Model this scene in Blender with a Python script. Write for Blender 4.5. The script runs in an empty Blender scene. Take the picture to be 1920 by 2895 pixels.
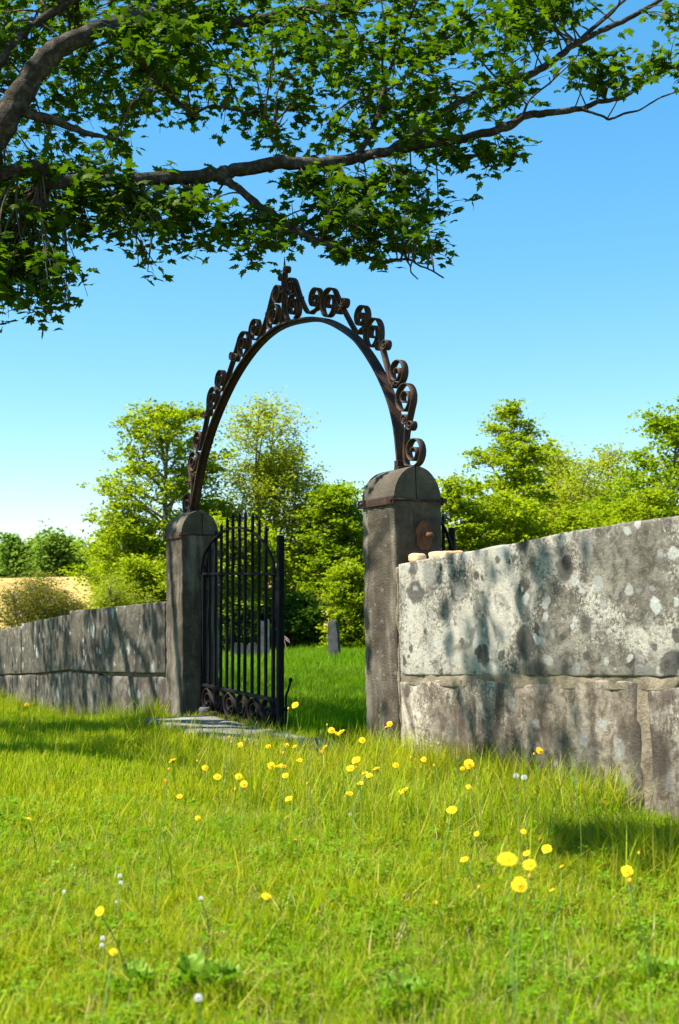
import bpy, math, random
import numpy as np
from mathutils import Vector, Matrix, noise

random.seed(7)
rng = np.random.default_rng(11)
scene = bpy.context.scene
COL = scene.collection

# ------------------------------------------------------------------ camera
CAM = np.array([8.594, -4.1093, 1.0604])
YAW, PITCH, ROLL, FPX = 2.625, 0.0814, -0.0166, 3276.3
DV = np.array([math.cos(YAW)*math.cos(PITCH), math.sin(YAW)*math.cos(PITCH), math.sin(PITCH)])
r0 = np.array([math.sin(YAW), -math.cos(YAW), 0.0]); u0 = np.cross(r0, DV)
RV = math.cos(ROLL)*r0 + math.sin(ROLL)*u0
UV = -math.sin(ROLL)*r0 + math.cos(ROLL)*u0
DH = np.array([math.cos(YAW), math.sin(YAW)]); RH = np.array([math.sin(YAW), -math.cos(YAW)])

cd = bpy.data.cameras.new("camera")
cam = bpy.data.objects.new("camera", cd); COL.objects.link(cam)
m = Matrix(((RV[0], UV[0], -DV[0], CAM[0]), (RV[1], UV[1], -DV[1], CAM[1]), (RV[2], UV[2], -DV[2], CAM[2]), (0, 0, 0, 1)))
cam.matrix_world = m
cd.sensor_fit = 'VERTICAL'; cd.sensor_height = 23.6; cd.sensor_width = 23.6
cd.lens = FPX/2895*23.6
cd.clip_start = 0.05; cd.clip_end = 3000
cd.dof.use_dof = True; cd.dof.focus_distance = 8.6; cd.dof.aperture_fstop = 2.5
scene.camera = cam

# ------------------------------------------------------------------ sky, sun, exposure
SUN_EL = math.radians(58)
SH = np.array([-0.28, -0.96]); SH /= np.linalg.norm(SH)      # horizontal direction towards the sun
SUN = np.array([SH[0]*math.cos(SUN_EL), SH[1]*math.cos(SUN_EL), math.sin(SUN_EL)])
w = bpy.data.worlds.new("World"); scene.world = w; w.use_nodes = True
nt = w.node_tree; nt.nodes.clear()
sky = nt.nodes.new('ShaderNodeTexSky'); sky.sky_type = 'NISHITA'; sky.sun_disc = False
sky.sun_elevation = SUN_EL; sky.sun_rotation = math.atan2(SH[0], SH[1])
sky.air_density = 1.0; sky.dust_density = 0.12; sky.ozone_density = 1.2; sky.altitude = 200
hsv = nt.nodes.new('ShaderNodeHueSaturation'); hsv.inputs['Saturation'].default_value = 1.66; hsv.inputs['Hue'].default_value = 0.49
bg = nt.nodes.new('ShaderNodeBackground'); bg.inputs['Strength'].default_value = 0.142
wo = nt.nodes.new('ShaderNodeOutputWorld')
gam = nt.nodes.new('ShaderNodeGamma'); gam.inputs[1].default_value = 0.70
nt.links.new(sky.outputs[0], gam.inputs[0]); nt.links.new(gam.outputs[0], hsv.inputs['Color']); nt.links.new(hsv.outputs[0], bg.inputs[0]); nt.links.new(bg.outputs[0], wo.inputs[0])
sl = bpy.data.lights.new("sun", 'SUN'); sl.energy = 5.0; sl.angle = math.radians(0.53); sl.color = (1.0, 0.95, 0.86)
so = bpy.data.objects.new("sun", sl); COL.objects.link(so)
so.rotation_euler = Vector(SUN).to_track_quat('Z', 'Y').to_euler(); so.location = (0, 0, 30)
scene.view_settings.view_transform = 'Standard'; scene.view_settings.look = 'None'
scene.view_settings.exposure = 1.42; scene.view_settings.gamma = 1.0
scene.render.engine = 'CYCLES'
scene.cycles.max_bounces = 7; scene.cycles.transparent_max_bounces = 4
scene.cycles.use_adaptive_sampling = True; scene.cycles.use_denoising = True

# ------------------------------------------------------------------ projection helpers (used only to measure places)
def ray(x, y): return DV + RV*(x-960)/FPX + UV*(1447.5-y)/FPX
def onY(x, y, Y): v = ray(x, y); return CAM + v*(Y-CAM[1])/v[1]
def onX(x, y, X): v = ray(x, y); return CAM + v*(X-CAM[0])/v[0]
def dep(x, y, D): return CAM + ray(x, y)*D
def F(D, s): p = CAM[:2] + DH*D + RH*s; return p        # D metres ahead, s metres to the right
def DS(x, y): q = np.stack([np.asarray(x)-CAM[0], np.asarray(y)-CAM[1]], -1); return q@DH, q@RH
def sstep(a, b, x): t = np.clip((np.asarray(x, float)-a)/(b-a), 0, 1); return t*t*(3-2*t)

def ground_z(x, y):
    x = np.asarray(x, float); y = np.asarray(y, float)
    D, S = DS(x, y)
    out = -0.26*sstep(-1.2, -5.2, x)*(1-sstep(0.05, 0.35, y)) * sstep(-14, -6, y)
    out = out + 0.03*np.sin(x*0.9+1.3)*np.sin(y*0.8)*0.6
    hill = 2.9*sstep(29, 66, D) - 1.6*sstep(70, 92, D) + 6*sstep(150, 420, D)
    return out + hill

# ------------------------------------------------------------------ materials
MATS = {}
def newmat(name):
    m = bpy.data.materials.new(name); m.use_nodes = True; m.node_tree.nodes.clear(); MATS[name] = m
    return m, m.node_tree
class G:
    """small node-graph helper"""
    def __init__(s, nt): s.nt = nt
    def n(s, t, **kw):
        o = s.nt.nodes.new(t)
        for k, v in kw.items():
            if k.startswith('i_'):
                o.inputs[k[2:].replace('_', ' ')].default_value = v
            else: setattr(o, k, v)
        return o
    def l(s, a, b): s.nt.links.new(a, b)
    def tex(s, scale=(1, 1, 1)):
        c = s.n('ShaderNodeNewGeometry'); mp = s.n('ShaderNodeMapping'); mp.inputs['Scale'].default_value = scale
        s.l(c.outputs['Position'], mp.inputs['Vector']); return mp.outputs[0]
    def noise(s, vec, scale, detail=5, rough=.55, dist=0.0):
        o = s.n('ShaderNodeTexNoise'); o.inputs['Scale'].default_value = scale; o.inputs['Detail'].default_value = detail
        o.inputs['Roughness'].default_value = rough; o.inputs['Distortion'].default_value = dist
        s.l(vec, o.inputs['Vector']); return o
    def ramp(s, fac, stops, interp='LINEAR'):
        o = s.n('ShaderNodeValToRGB'); o.color_ramp.interpolation = interp
        e = o.color_ramp.elements
        while len(e) < len(stops): e.new(0.5)
        for el, (p, c) in zip(e, stops):
            el.position = p; el.color = (*c, 1) if len(c) == 3 else c
        s.l(fac, o.inputs[0]); return o.outputs[0]
    def mix(s, fac, a, b, blend='MIX'):
        o = s.n('ShaderNodeMix'); o.data_type = 'RGBA'; o.blend_type = blend
        for sock, v in ((o.inputs[0], fac), (o.inputs[6], a), (o.inputs[7], b)):
            if isinstance(v, (int, float)): sock.default_value = v
            elif isinstance(v, tuple): sock.default_value = (*v, 1)
            else: s.l(v, sock)
        return o.outputs[2]
    def math(s, op, a, b=None):
        o = s.n('ShaderNodeMath', operation=op)
        for i, v in enumerate((a, b)):
            if v is None: continue
            if isinstance(v, (int, float)): o.inputs[i].default_value = v
            else: s.l(v, o.inputs[i])
        return o.outputs[0]
    def pbr(s, col, rough=.8, bump=None, bstr=.3, bdist=.02, metal=0., spec=.3):
        p = s.n('ShaderNodeBsdfPrincipled')
        if isinstance(col, tuple): p.inputs['Base Color'].default_value = (*col, 1)
        else: s.l(col, p.inputs['Base Color'])
        if isinstance(rough, (int, float)): p.inputs['Roughness'].default_value = rough
        else: s.l(rough, p.inputs['Roughness'])
        p.inputs['Metallic'].default_value = metal; p.inputs['Specular IOR Level'].default_value = spec
        if bump is not None:
            b = s.n('ShaderNodeBump'); b.inputs['Strength'].default_value = bstr; b.inputs['Distance'].default_value = bdist
            s.l(bump, b.inputs['Height']); s.l(b.outputs[0], p.inputs['Normal'])
        o = s.n('ShaderNodeOutputMaterial'); s.l(p.outputs[0], o.inputs[0]); return p

def mat_wall(name, pale, dark, lich_amt, patch_scale, streak, zstretch=1.0):
    m, nt = newmat(name); g = G(nt)
    v = g.tex((1, 1, zstretch))
    big = g.noise(v, 2.2, 6, .6, .4).outputs[0]
    med = g.noise(v, 9, 8, .65, .3).outputs[0]
    fine = g.noise(v, 52, 9, .78, .4).outputs[0]
    grit = g.noise(v, 210, 3, .6).outputs[0]
    col = g.ramp(big, [(.25, dark), (.5, tuple(.5*(a+b) for a, b in zip(dark, pale))), (.75, tuple(.8*c for c in pale))])
    col = g.mix(.65, col, g.ramp(med, [(.3, (.35, .33, .3)), (.62, (.75, .74, .70))]), 'MULTIPLY')
    mot = g.noise(v, 15, 7, .7, .8).outputs[0]
    col = g.mix(.75, col, g.ramp(mot, [(.36, (.28, .25, .21)), (.52, (1, 1, 1)), (.7, (1.25, 1.25, 1.2))]), 'MULTIPLY')
    # crusty pale lichen: fine grained, gathered where a broad noise is high
    broad = g.noise(v, 1.5, 4, .5, .6).outputs[0]
    crust = g.math('ADD', g.math('MULTIPLY', fine, .9), g.math('MULTIPLY', broad, .9))
    cm = g.ramp(crust, [(lich_amt, (0, 0, 0)), (lich_amt+.06, (1, 1, 1))])
    col = g.mix(g.math('MULTIPLY', cm, .85), col, tuple(1.12*c for c in pale))
    blo = g.noise(v, 4.6, 6, .6, 1.2).outputs[0]
    col = g.mix(g.math('MULTIPLY', g.ramp(blo, [(.52, (0, 0, 0)), (.62, (1, 1, 1))]), .62), col, (.062, .053, .042))
    blo2 = g.noise(v, 17, 5, .65, .9).outputs[0]
    col = g.mix(g.math('MULTIPLY', g.ramp(blo2, [(.57, (0, 0, 0)), (.66, (1, 1, 1))]), .6), col, (.055, .046, .037))
    # round lichen rosettes, each its own tone
    wob = g.noise(v, 6, 3, .5).outputs['Color']
    wv = g.n('ShaderNodeVectorMath', operation='MULTIPLY_ADD'); g.l(wob, wv.inputs[0]); wv.inputs[1].default_value = (.14, .14, .14); g.l(v, wv.inputs[2])
    for sc, r, a in ((patch_scale, .26, .9), (patch_scale*2.3, .27, .85)):
        vo = g.n('ShaderNodeTexVoronoi'); vo.inputs['Scale'].default_value = sc; g.l(wv.outputs[0], vo.inputs['Vector'])
        sep = g.n('ShaderNodeSeparateColor'); g.l(vo.outputs['Color'], sep.inputs[0])
        rad = g.math('MULTIPLY', g.math('POWER', sep.outputs[0], 1.25 if 'lichen' in name else 1.8), .58)
        d = g.math('SUBTRACT', rad, vo.outputs['Distance'])
        d = g.math('ADD', d, g.math('MULTIPLY', g.math('SUBTRACT', fine, .5), .55))
        mask = g.ramp(d, [(.02, (0, 0, 0)), (.12, (1, 1, 1))])
        tone = g.ramp(sep.outputs[1], [(0, (.05, .044, .036)), (.46, (.085, .078, .065)), (.50, (.20, .195, .17)), (.8, (.30, .30, .26)), (.97, (.45, .46, .41))], 'LINEAR')
        col = g.mix(g.math('MULTIPLY', mask, a), col, tone)
    # vertical dark weather streaks
    if streak > 0:
        vs = g.tex((4.2, 4.2, 1.35)); st = g.noise(vs, 1, 9, .72, .9).outputs[0]
        sm = g.ramp(st, [(.45, (0, 0, 0)), (.60, (1, 1, 1))])
        col = g.mix(g.math('MULTIPLY', sm, streak), col, (.062, .042, .028))
    col = g.mix(.5, col, g.ramp(grit, [(.3, (.55, .55, .55)), (.7, (1.25, 1.25, 1.25))]), 'MULTIPLY')
    h = g.math('ADD', g.math('MULTIPLY', med, .6), g.math('ADD', g.math('MULTIPLY', fine, .35), g.math('MULTIPLY', grit, .12)))
    g.pbr(col, .93, h, .75, .03, spec=.15)
    return m
mat_wall('wall_lichen', (.42, .39, .315), (.075, .064, .047), .885, 5.4, .12)
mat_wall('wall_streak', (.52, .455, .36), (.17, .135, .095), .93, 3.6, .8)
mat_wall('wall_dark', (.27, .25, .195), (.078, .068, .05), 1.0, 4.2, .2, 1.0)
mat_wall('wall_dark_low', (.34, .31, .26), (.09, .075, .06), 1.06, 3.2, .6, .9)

def mat_simple(name, cols, scale, rough=.8, bscale=None, bstr=.3, bdist=.01, metal=0., spec=.3, stretch=(1, 1, 1), extra=None):
    m, nt = newmat(name); g = G(nt); v = g.tex(stretch)
    n1 = g.noise(v, scale, 7, .65, .3).outputs[0]
    k = len(cols)
    col = g.ramp(n1, [(.3+.42*i/max(1, k-1), c) for i, c in enumerate(cols)])
    n2 = g.noise(v, bscale or scale*6, 6, .65).outputs[0]
    col = g.mix(.45, col, g.ramp(n2, [(.3, (.55, .55, .55)), (.7, (1.3, 1.3, 1.3))]), 'MULTIPLY')
    if extra: col = extra(g, v, col)
    g.pbr(col, rough, n2, bstr, bdist, metal, spec); return m

def pil_extra(g, v, col):
    s = g.noise(g.tex((5, 5, .8)), 1, 6, .65, .4).outputs[0]
    col = g.mix(g.math('MULTIPLY', g.ramp(s, [(.5, (0, 0, 0)), (.68, (1, 1, 1))]), .6), col, (.30, .265, .20))
    sp = g.n('ShaderNodeTexVoronoi'); sp.inputs['Scale'].default_value = 13; g.l(v, sp.inputs['Vector'])
    se = g.n('ShaderNodeSeparateColor'); g.l(sp.outputs['Color'], se.inputs[0])
    mk = g.ramp(g.math('SUBTRACT', g.math('MULTIPLY', se.outputs[0], .32), sp.outputs['Distance']), [(.02, (0, 0, 0)), (.06, (1, 1, 1))])
    return g.mix(g.math('MULTIPLY', mk, .28), col, (.26, .25, .20))
mat_simple('pillar_stone', [(.042, .032, .021), (.075, .059, .040), (.14, .115, .08)], 3.5, .9, 60, .6, .02, spec=.2, stretch=(1, 1, 1.6), extra=pil_extra)
mat_simple('cap_stone', [(.055, .045, .030), (.095, .079, .055), (.16, .14, .10)], 4.5, .9, 70, .5, .015, spec=.2)
mat_simple('mortar', [(.11, .088, .058), (.21, .172, .115), (.30, .25, .175)], 7, .95, 60, .6, .02, spec=.1)
mat_simple('sill_stone', [(.10, .092, .078), (.18, .168, .143), (.27, .255, .22)], 4, .9, 50, .6, .02, stretch=(1, 1, 1), spec=.2)
mat_simple('tan_stone', [(.48, .27, .12), (.62, .40, .21), (.70, .50, .30)], 12, .9, 70, .4, .01, spec=.2)
mat_simple('grave_stone', [(.05, .05, .05), (.10, .10, .097), (.17, .17, .165)], 5, .9, 50, .5, .01, spec=.2)
mat_simple('grave_dark', [(.022, .022, .022), (.05, .05, .048), (.09, .09, .085)], 5, .9, 50, .5, .01, spec=.2)
mat_simple('kerb_stone', [(.38, .36, .31), (.5, .48, .43)], 5, .9, 50, .5, .01, spec=.2)
mat_simple('rust_iron', [(.022, .012, .008), (.042, .021, .012), (.12, .05, .020)], 9, .68, 80, .5, .004, .25, .35)
mat_simple('rust_plate', [(.05, .024, .014), (.11, .046, .02), (.20, .085, .035)], 12, .75, 80, .5, .004, .15, .3)
mat_simple('gate_scroll_iron', [(.009, .007, .006), (.016, .011, .009), (.045, .022, .013)], 9, .75, 80, .5, .004, 0., .15)
mat_simple('black_iron', [(.004, .0042, .005), (.006, .0065, .0075), (.014, .011, .009)], 8, .75, 90, .35, .003, 0., .12)
mat_simple('bark', [(.03, .024, .017), (.07, .058, .043), (.19, .17, .135)], 13, .95, 55, 1.0, .04, spec=.1, stretch=(1, 1, 1))
mat_simple('twig_bark', [(.06, .045, .032), (.11, .088, .066)], 20, .9, 90, .3, .004, spec=.1)
mat_simple('grey_bark', [(.10, .09, .075), (.19, .175, .15), (.30, .28, .245)], 6, .95, 40, .5, .02, spec=.1)
mat_simple('soil', [(.06, .075, .016), (.11, .12, .03), (.20, .18, .07)], 3, 1.0, 30, .8, .03, spec=.05)
mat_simple('field_straw', [(.36, .23, .07), (.45, .30, .10), (.52, .37, .15)], .5, 1.0, 9, .6, .05, spec=.05)
mat_simple('petal', [(.85, .46, .004), (.95, .60, .006)], 30, .7, 200, .1, .001, spec=.2)
mat_simple('orange_bud', [(.72, .33, .015), (.85, .45, .02)], 30, .7, 200, .1, .001, spec=.2)
mat_simple('white_petal', [(.86, .80, .74), (.92, .9, .88)], 60, .8, 900, .1, .001, spec=.2)
mat_simple('red_paint', [(.55, .03, .02), (.6, .04, .03)], 3, .5, 30, .1, .001)
mat_simple('flag_white', [(.75, .74, .72), (.82, .81, .8)], 9, .8, 90, .1, .001)
mat_simple('flag_blue', [(.03, .04, .16), (.04, .05, .2)], 9, .8, 90, .1, .001)
mat_simple('wood_stick', [(.4, .3, .18), (.5, .4, .26)], 9, .8, 90, .1, .001)
mat_simple('stem_green', [(.11, .19, .035), (.17, .26, .05)], 9, .7, 90, .1, .001)
mat_simple('seed_husk', [(.20, .24, .06), (.32, .32, .12)], 20, .8, 90, .1, .001)
mat_simple('dark_rubber', [(.02, .02, .02), (.03, .03, .03)], 9, .8, 90, .1, .001)

def mat_leaf(name, cols, trans=.45, tcol=(1.25, 1.35, .5), gloss=.06, patch=None):
    m, nt = newmat(name); g = G(nt)
    geo = g.n('ShaderNodeNewGeometry')
    col = g.ramp(geo.outputs['Random Per Island'], [(i/max(1, len(cols)-1), c) for i, c in enumerate(cols)])
    if patch:
        v = g.tex(); n = g.noise(v, patch[0], 4, .6).outputs[0]
        col = g.mix(g.ramp(n, [(.46, (0, 0, 0)), (.66, (1, 1, 1))]), col, patch[1], 'MIX') if len(patch) < 3 else g.mix(g.math('MULTIPLY', g.ramp(n, [(.42, (0, 0, 0)), (.68, (1, 1, 1))]), patch[2]), col, patch[1])
    d = g.n('ShaderNodeBsdfDiffuse'); g.l(col, d.inputs[0])
    t = g.n('ShaderNodeBsdfTranslucent'); g.l(g.mix(1.0, col, tcol, 'MULTIPLY'), t.inputs[0])
    mx = g.n('ShaderNodeMixShader'); mx.inputs[0].default_value = trans; g.l(d.outputs[0], mx.inputs[1]); g.l(t.outputs[0], mx.inputs[2])
    gl = g.n('ShaderNodeBsdfGlossy'); gl.inputs['Roughness'].default_value = .45; gl.inputs[0].default_value = (.75, .8, .45, 1)
    fr = g.n('ShaderNodeLayerWeight'); fr.inputs['Blend'].default_value = .25
    mg = g.n('ShaderNodeMixShader'); g.l(g.math('MULTIPLY', fr.outputs['Facing'], gloss*.8), mg.inputs[0]); g.l(mx.outputs[0], mg.inputs[1]); g.l(gl.outputs[0], mg.inputs[2])
    o = g.n('ShaderNodeOutputMaterial'); g.l(mg.outputs[0], o.inputs[0]); return m
mat_leaf('maple_leaf', [(.026, .060, .006), (.040, .088, .007), (.075, .135, .009)], .5, (1.7, 1.65, .3), .06)
mat_leaf('grass_blade', [(.10, .19, .004), (.19, .33, .005), (.30, .42, .007), (.12, .24, .005), (.36, .43, .010), (.44, .37, .10)], .5, (1.25, 1.22, .3), .06, (.55, (.38, .38, .012), .65))
mat_leaf('grass_deep', [(.09, .20, .004), (.13, .26, .005), (.19, .31, .007)], .48, (1.2, 1.25, .4), .07, (.4, (.16, .24, .02), .6))
mat_leaf('leaf_yellowgreen', [(.17, .24, .006), (.24, .31, .008), (.33, .38, .010)], .58, (1.2, 1.25, .5), .07)
mat_leaf('leaf_mid', [(.14, .22, .007), (.21, .29, .008), (.28, .34, .010)], .58, (1.2, 1.3, .5), .07)
mat_leaf('leaf_deep', [(.055, .115, .012), (.085, .155, .016), (.12, .19, .018)], .44, (1.2, 1.3, .5), .05)
mat_leaf('leaf_pale', [(.24, .29, .02), (.29, .33, .024), (.34, .37, .03)], .58, (1.2, 1.25, .6), .07)
mat_leaf('leaf_far', [(.12, .21, .035), (.17, .26, .04), (.22, .29, .04)], .55, (1.1, 1.2, .7), .05)
mat_leaf('leaf_olive', [(.11, .12, .015), (.15, .16, .018), (.20, .17, .03)], .44, (1.2, 1.15, .5), .06)
mat_leaf('broad_leaf', [(.10, .20, .012), (.13, .24, .015), (.18, .29, .02)], .4, (1.2, 1.3, .5), .15)
M = MATS

# ------------------------------------------------------------------ mesh helpers
class MB:
    def __init__(s): s.v = []; s.f = []
    def add(s, V, Fs):
        o = len(s.v); s.v += [tuple(map(float, p)) for p in V]; s.f += [tuple(i+o for i in f) for f in Fs]; return s
    def box(s, x0, x1, y0, y1, z0, z1, b=0.0):
        if b <= 0:
            V = [(x, y, z) for z in (z0, z1) for y in (y0, y1) for x in (x0, x1)]
            return s.add(V, [(0, 2, 3, 1), (4, 5, 7, 6), (0, 1, 5, 4), (2, 6, 7, 3), (0, 4, 6, 2), (1, 3, 7, 5)])
        # chamfered along the vertical and the top/bottom edges
        prof = [(x0+b, y0), (x1-b, y0), (x1, y0+b), (x1, y1-b), (x1-b, y1), (x0+b, y1), (x0, y1-b), (x0, y0+b)]
        ins = [(x0+b, y0+b), (x1-b, y0+b), (x1-b, y0+b), (x1-b, y1-b), (x1-b, y1-b), (x0+b, y1-b), (x0+b, y1-b), (x0+b, y0+b)]
        ins = [(px+(ix-px)*.7, py+(iy-py)*.7) for (px, py), (ix, iy) in zip(prof, ins)]
        rings = [(ins, z0), (prof, z0+b), (prof, z1-b), (ins, z1)]
        V = [(x, y, z) for r, z in rings for x, y in r]; Fs = []
        for k in range(3):
            for i in range(8): j = (i+1) % 8; Fs.append((k*8+i, k*8+j, k*8+8+j, k*8+8+i))
        Fs.append(tuple(range(7, -1, -1))); Fs.append(tuple(range(24, 32)))
        return s.add(V, Fs)
    def tube(s, pts, rad, n=6, caps=True, bump=0.0, seed=0):
        pts = np.asarray(pts, float); k = len(pts)
        rad = np.full(k, rad) if np.isscalar(rad) else np.asarray(rad, float)
        T = np.gradient(pts, axis=0); T /= (np.linalg.norm(T, axis=1)[:, None]+1e-12)
        a = np.array([0, 0, 1.]) if abs(T[0][2]) < .9 else np.array([1., 0, 0])
        N = np.cross(T[0], a); N /= np.linalg.norm(N); V = []
        for i in range(k):
            N = N - T[i]*(N@T[i]); N /= (np.linalg.norm(N)+1e-12); B = np.cross(T[i], N)
            for j in range(n):
                an = 2*math.pi*j/n; r = rad[i]
                dv = N*math.cos(an)+B*math.sin(an)
                if bump: r *= 1+bump*noise.noise(Vector(pts[i]*7+dv*1.7+seed))
                V.append(pts[i]+dv*r)
        Fs = [(i*n+j, i*n+(j+1) % n, (i+1)*n+(j+1) % n, (i+1)*n+j) for i in range(k-1) for j in range(n)]
        if caps: Fs += [tuple(range(n-1, -1, -1)), tuple(range((k-1)*n, k*n))]
        return s.add(V, Fs)
    def ribbon(s, xz, y0, y1, t):
        """a flat band: path in the XZ plane, width along Y, thickness t"""
        p = np.asarray(xz, float); k = len(p)
        T = np.gradient(p, axis=0); T /= (np.linalg.norm(T, axis=1)[:, None]+1e-12)
        N = np.stack([-T[:, 1], T[:, 0]], 1); V = []
        for i in range(k):
            a = p[i]+N[i]*t/2; b = p[i]-N[i]*t/2
            V += [(a[0], y0, a[1]), (a[0], y1, a[1]), (b[0], y1, b[1]), (b[0], y0, b[1])]
        Fs = [(i*4+j, i*4+(j+1) % 4, i*4+4+(j+1) % 4, i*4+4+j) for i in range(k-1) for j in range(4)]
        Fs += [(3, 2, 1, 0), tuple(range((k-1)*4, k*4))]
        return s.add(V, Fs)
    def lathe(s, c, prof, n=12):
        V = []; k = len(prof)
        for r, z in prof:
            for j in range(n):
                a = 2*math.pi*j/n; V.append((c[0]+r*math.cos(a), c[1]+r*math.sin(a), c[2]+z))
        Fs = [(i*n+j, i*n+(j+1) % n, (i+1)*n+(j+1) % n, (i+1)*n+j) for i in range(k-1) for j in range(n)]
        Fs += [tuple(range(n-1, -1, -1)), tuple(range((k-1)*n, k*n))]
        return s.add(V, Fs)
    def prism(s, poly, axis, a0, a1):
        """polygon in the two other axes, extruded along axis 'x' or 'y'"""
        n = len(poly)
        f = {'x': lambda a, p: (a, p[0], p[1]), 'y': lambda a, p: (p[0], a, p[1])}[axis]
        V = [f(a0, p) for p in poly]+[f(a1, p) for p in poly]
        Fs = [(i, (i+1) % n, n+(i+1) % n, n+i) for i in range(n)]+[tuple(range(n-1, -1, -1)), tuple(range(n, 2*n))]
        return s.add(V, Fs)

WLOC = {}
def empty(name, loc, label=None, cat=None, group=None):
    o = bpy.data.objects.new(name, None); COL.objects.link(o); o.location = tuple(map(float, loc)); o.empty_display_size = .1
    WLOC[o] = np.array(loc, float)
    tag(o, label, cat, group); return o
def tag(o, label=None, cat=None, group=None, kind=None):
    if label: o['label'] = label
    if cat: o['category'] = cat
    if group: o['group'] = group
    if kind: o['kind'] = kind
    return o
def finish(me, name, mat, parent, smooth, loc=(0, 0, 0)):
    o = bpy.data.objects.new(name, me); COL.objects.link(o)
    if mat: me.materials.append(M[mat])
    if smooth and len(me.polygons): me.polygons.foreach_set('use_smooth', [True]*len(me.polygons))
    if parent is not None: o.parent = parent; WLOC[o] = WLOC[parent]
    else: o.location = tuple(map(float, loc)); WLOC[o] = np.array(loc, float)
    return o
def obj(name, mb, mat, parent=None, smooth=False, loc=None):
    off = WLOC[parent] if parent is not None else np.array(loc if loc is not None else (0, 0, 0), float)
    me = bpy.data.meshes.new(name)
    V = (np.array(mb.v)-off).tolist()
    me.from_pydata(V, [], mb.f); me.update()
    return finish(me, name, mat, parent, smooth, off)
def mesh_np(name, V, Fq):
    """V (n,3), Fq (m,k) all k-gons"""
    me = bpy.data.meshes.new(name); V = np.ascontiguousarray(V, np.float32); Fq = np.ascontiguousarray(Fq, np.int32)
    me.vertices.add(len(V)); me.vertices.foreach_set('co', V.ravel())
    k = Fq.shape[1]; me.loops.add(Fq.size); me.loops.foreach_set('vertex_index', Fq.ravel())
    me.polygons.add(len(Fq)); me.polygons.foreach_set('loop_start', np.arange(0, Fq.size, k, dtype=np.int32))
    me.update(calc_edges=True); return me
def smooth_path(pts, k=6):
    """Catmull-Rom through rows (any dimension)"""
    P = np.asarray(pts, float); Q = np.vstack([2*P[0]-P[1], P, 2*P[-1]-P[-2]]); out = []
    for i in range(1, len(Q)-2):
        for t in np.linspace(0, 1, k, endpoint=False):
            a, b, c, d = Q[i-1], Q[i], Q[i+1], Q[i+2]
            out.append(.5*((2*b)+(-a+c)*t+(2*a-5*b+4*c-d)*t*t+(-a+3*b-3*c+d)*t**3))
    out.append(P[-1]); return np.array(out)

def rock_box(x0, x1, y0, y1, zb, zt, res=.06, bev=.02, amp=.008, seed=0, freq=5.):
    """rounded, uneven stone block; zb, zt numbers or functions of x"""
    fb = zb if callable(zb) else (lambda x: zb); ft = zt if callable(zt) else (lambda x: zt)
    H = np.mean([ft(x)-fb(x) for x in (x0, x1)])
    dims = (x1-x0, y1-y0, H); n = [max(2, int(round(q/res))) for q in dims]
    def lin(L, k):     # lattice with lines near the edges so the bevel is kept
        e = min(bev, L*.3); a = np.linspace(e, L-e, max(2, k-1)); return np.concatenate([[0, e*.4], a, [L-e*.4, L]])
    gx, gy, gz = (lin(q, k) for q, k in zip(dims, n)); nx, ny, nz = len(gx), len(gy), len(gz)
    idx = {}; V = []
    h = np.array(dims)/2
    def vid(i, j, k):
        key = (i, j, k)
        if key in idx: return idx[key]
        p = np.array([gx[i], gy[j], gz[k]])-h
        q = np.clip(p, -(h-bev), h-bev); dv = p-q; L = np.linalg.norm(dv)
        if L > 1e-9: p = q+dv/L*min(L, bev)
        nrm = dv/L if L > 1e-9 else np.zeros(3)
        wx = x0+h[0]+p[0]; wy = y0+h[1]+p[1]; wz = p[2]+h[2]
        nv = Vector((wx*freq, wy*freq, wz*freq+seed*7.3))
        dd = amp*(noise.noise(nv)+.5*noise.noise(nv*2.7)+.8*noise.noise(nv*.35))
        wx += nrm[0]*dd; wy += nrm[1]*dd
        wz = fb(wx)+(ft(wx)-fb(wx))*(wz/dims[2])+nrm[2]*dd
        idx[key] = len(V); V.append((wx, wy, wz)); return idx[key]
    Fs = []
    for i in range(nx-1):
        for j in range(ny-1):
            Fs.append((vid(i, j, 0), vid(i, j+1, 0), vid(i+1, j+1, 0), vid(i+1, j, 0)))
            Fs.append((vid(i, j, nz-1), vid(i+1, j, nz-1), vid(i+1, j+1, nz-1), vid(i, j+1, nz-1)))
        for k in range(nz-1):
            Fs.append((vid(i, 0, k), vid(i+1, 0, k), vid(i+1, 0, k+1), vid(i, 0, k+1)))
            Fs.append((vid(i, ny-1, k), vid(i, ny-1, k+1), vid(i+1, ny-1, k+1), vid(i+1, ny-1, k)))
    for j in range(ny-1):
        for k in range(nz-1):
            Fs.append((vid(0, j, k), vid(0, j, k+1), vid(0, j+1, k+1), vid(0, j+1, k)))
            Fs.append((vid(nx-1, j, k), vid(nx-1, j+1, k), vid(nx-1, j+1, k+1), vid(nx-1, j, k+1)))
    mb = MB(); mb.add(V, Fs); return mb

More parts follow.
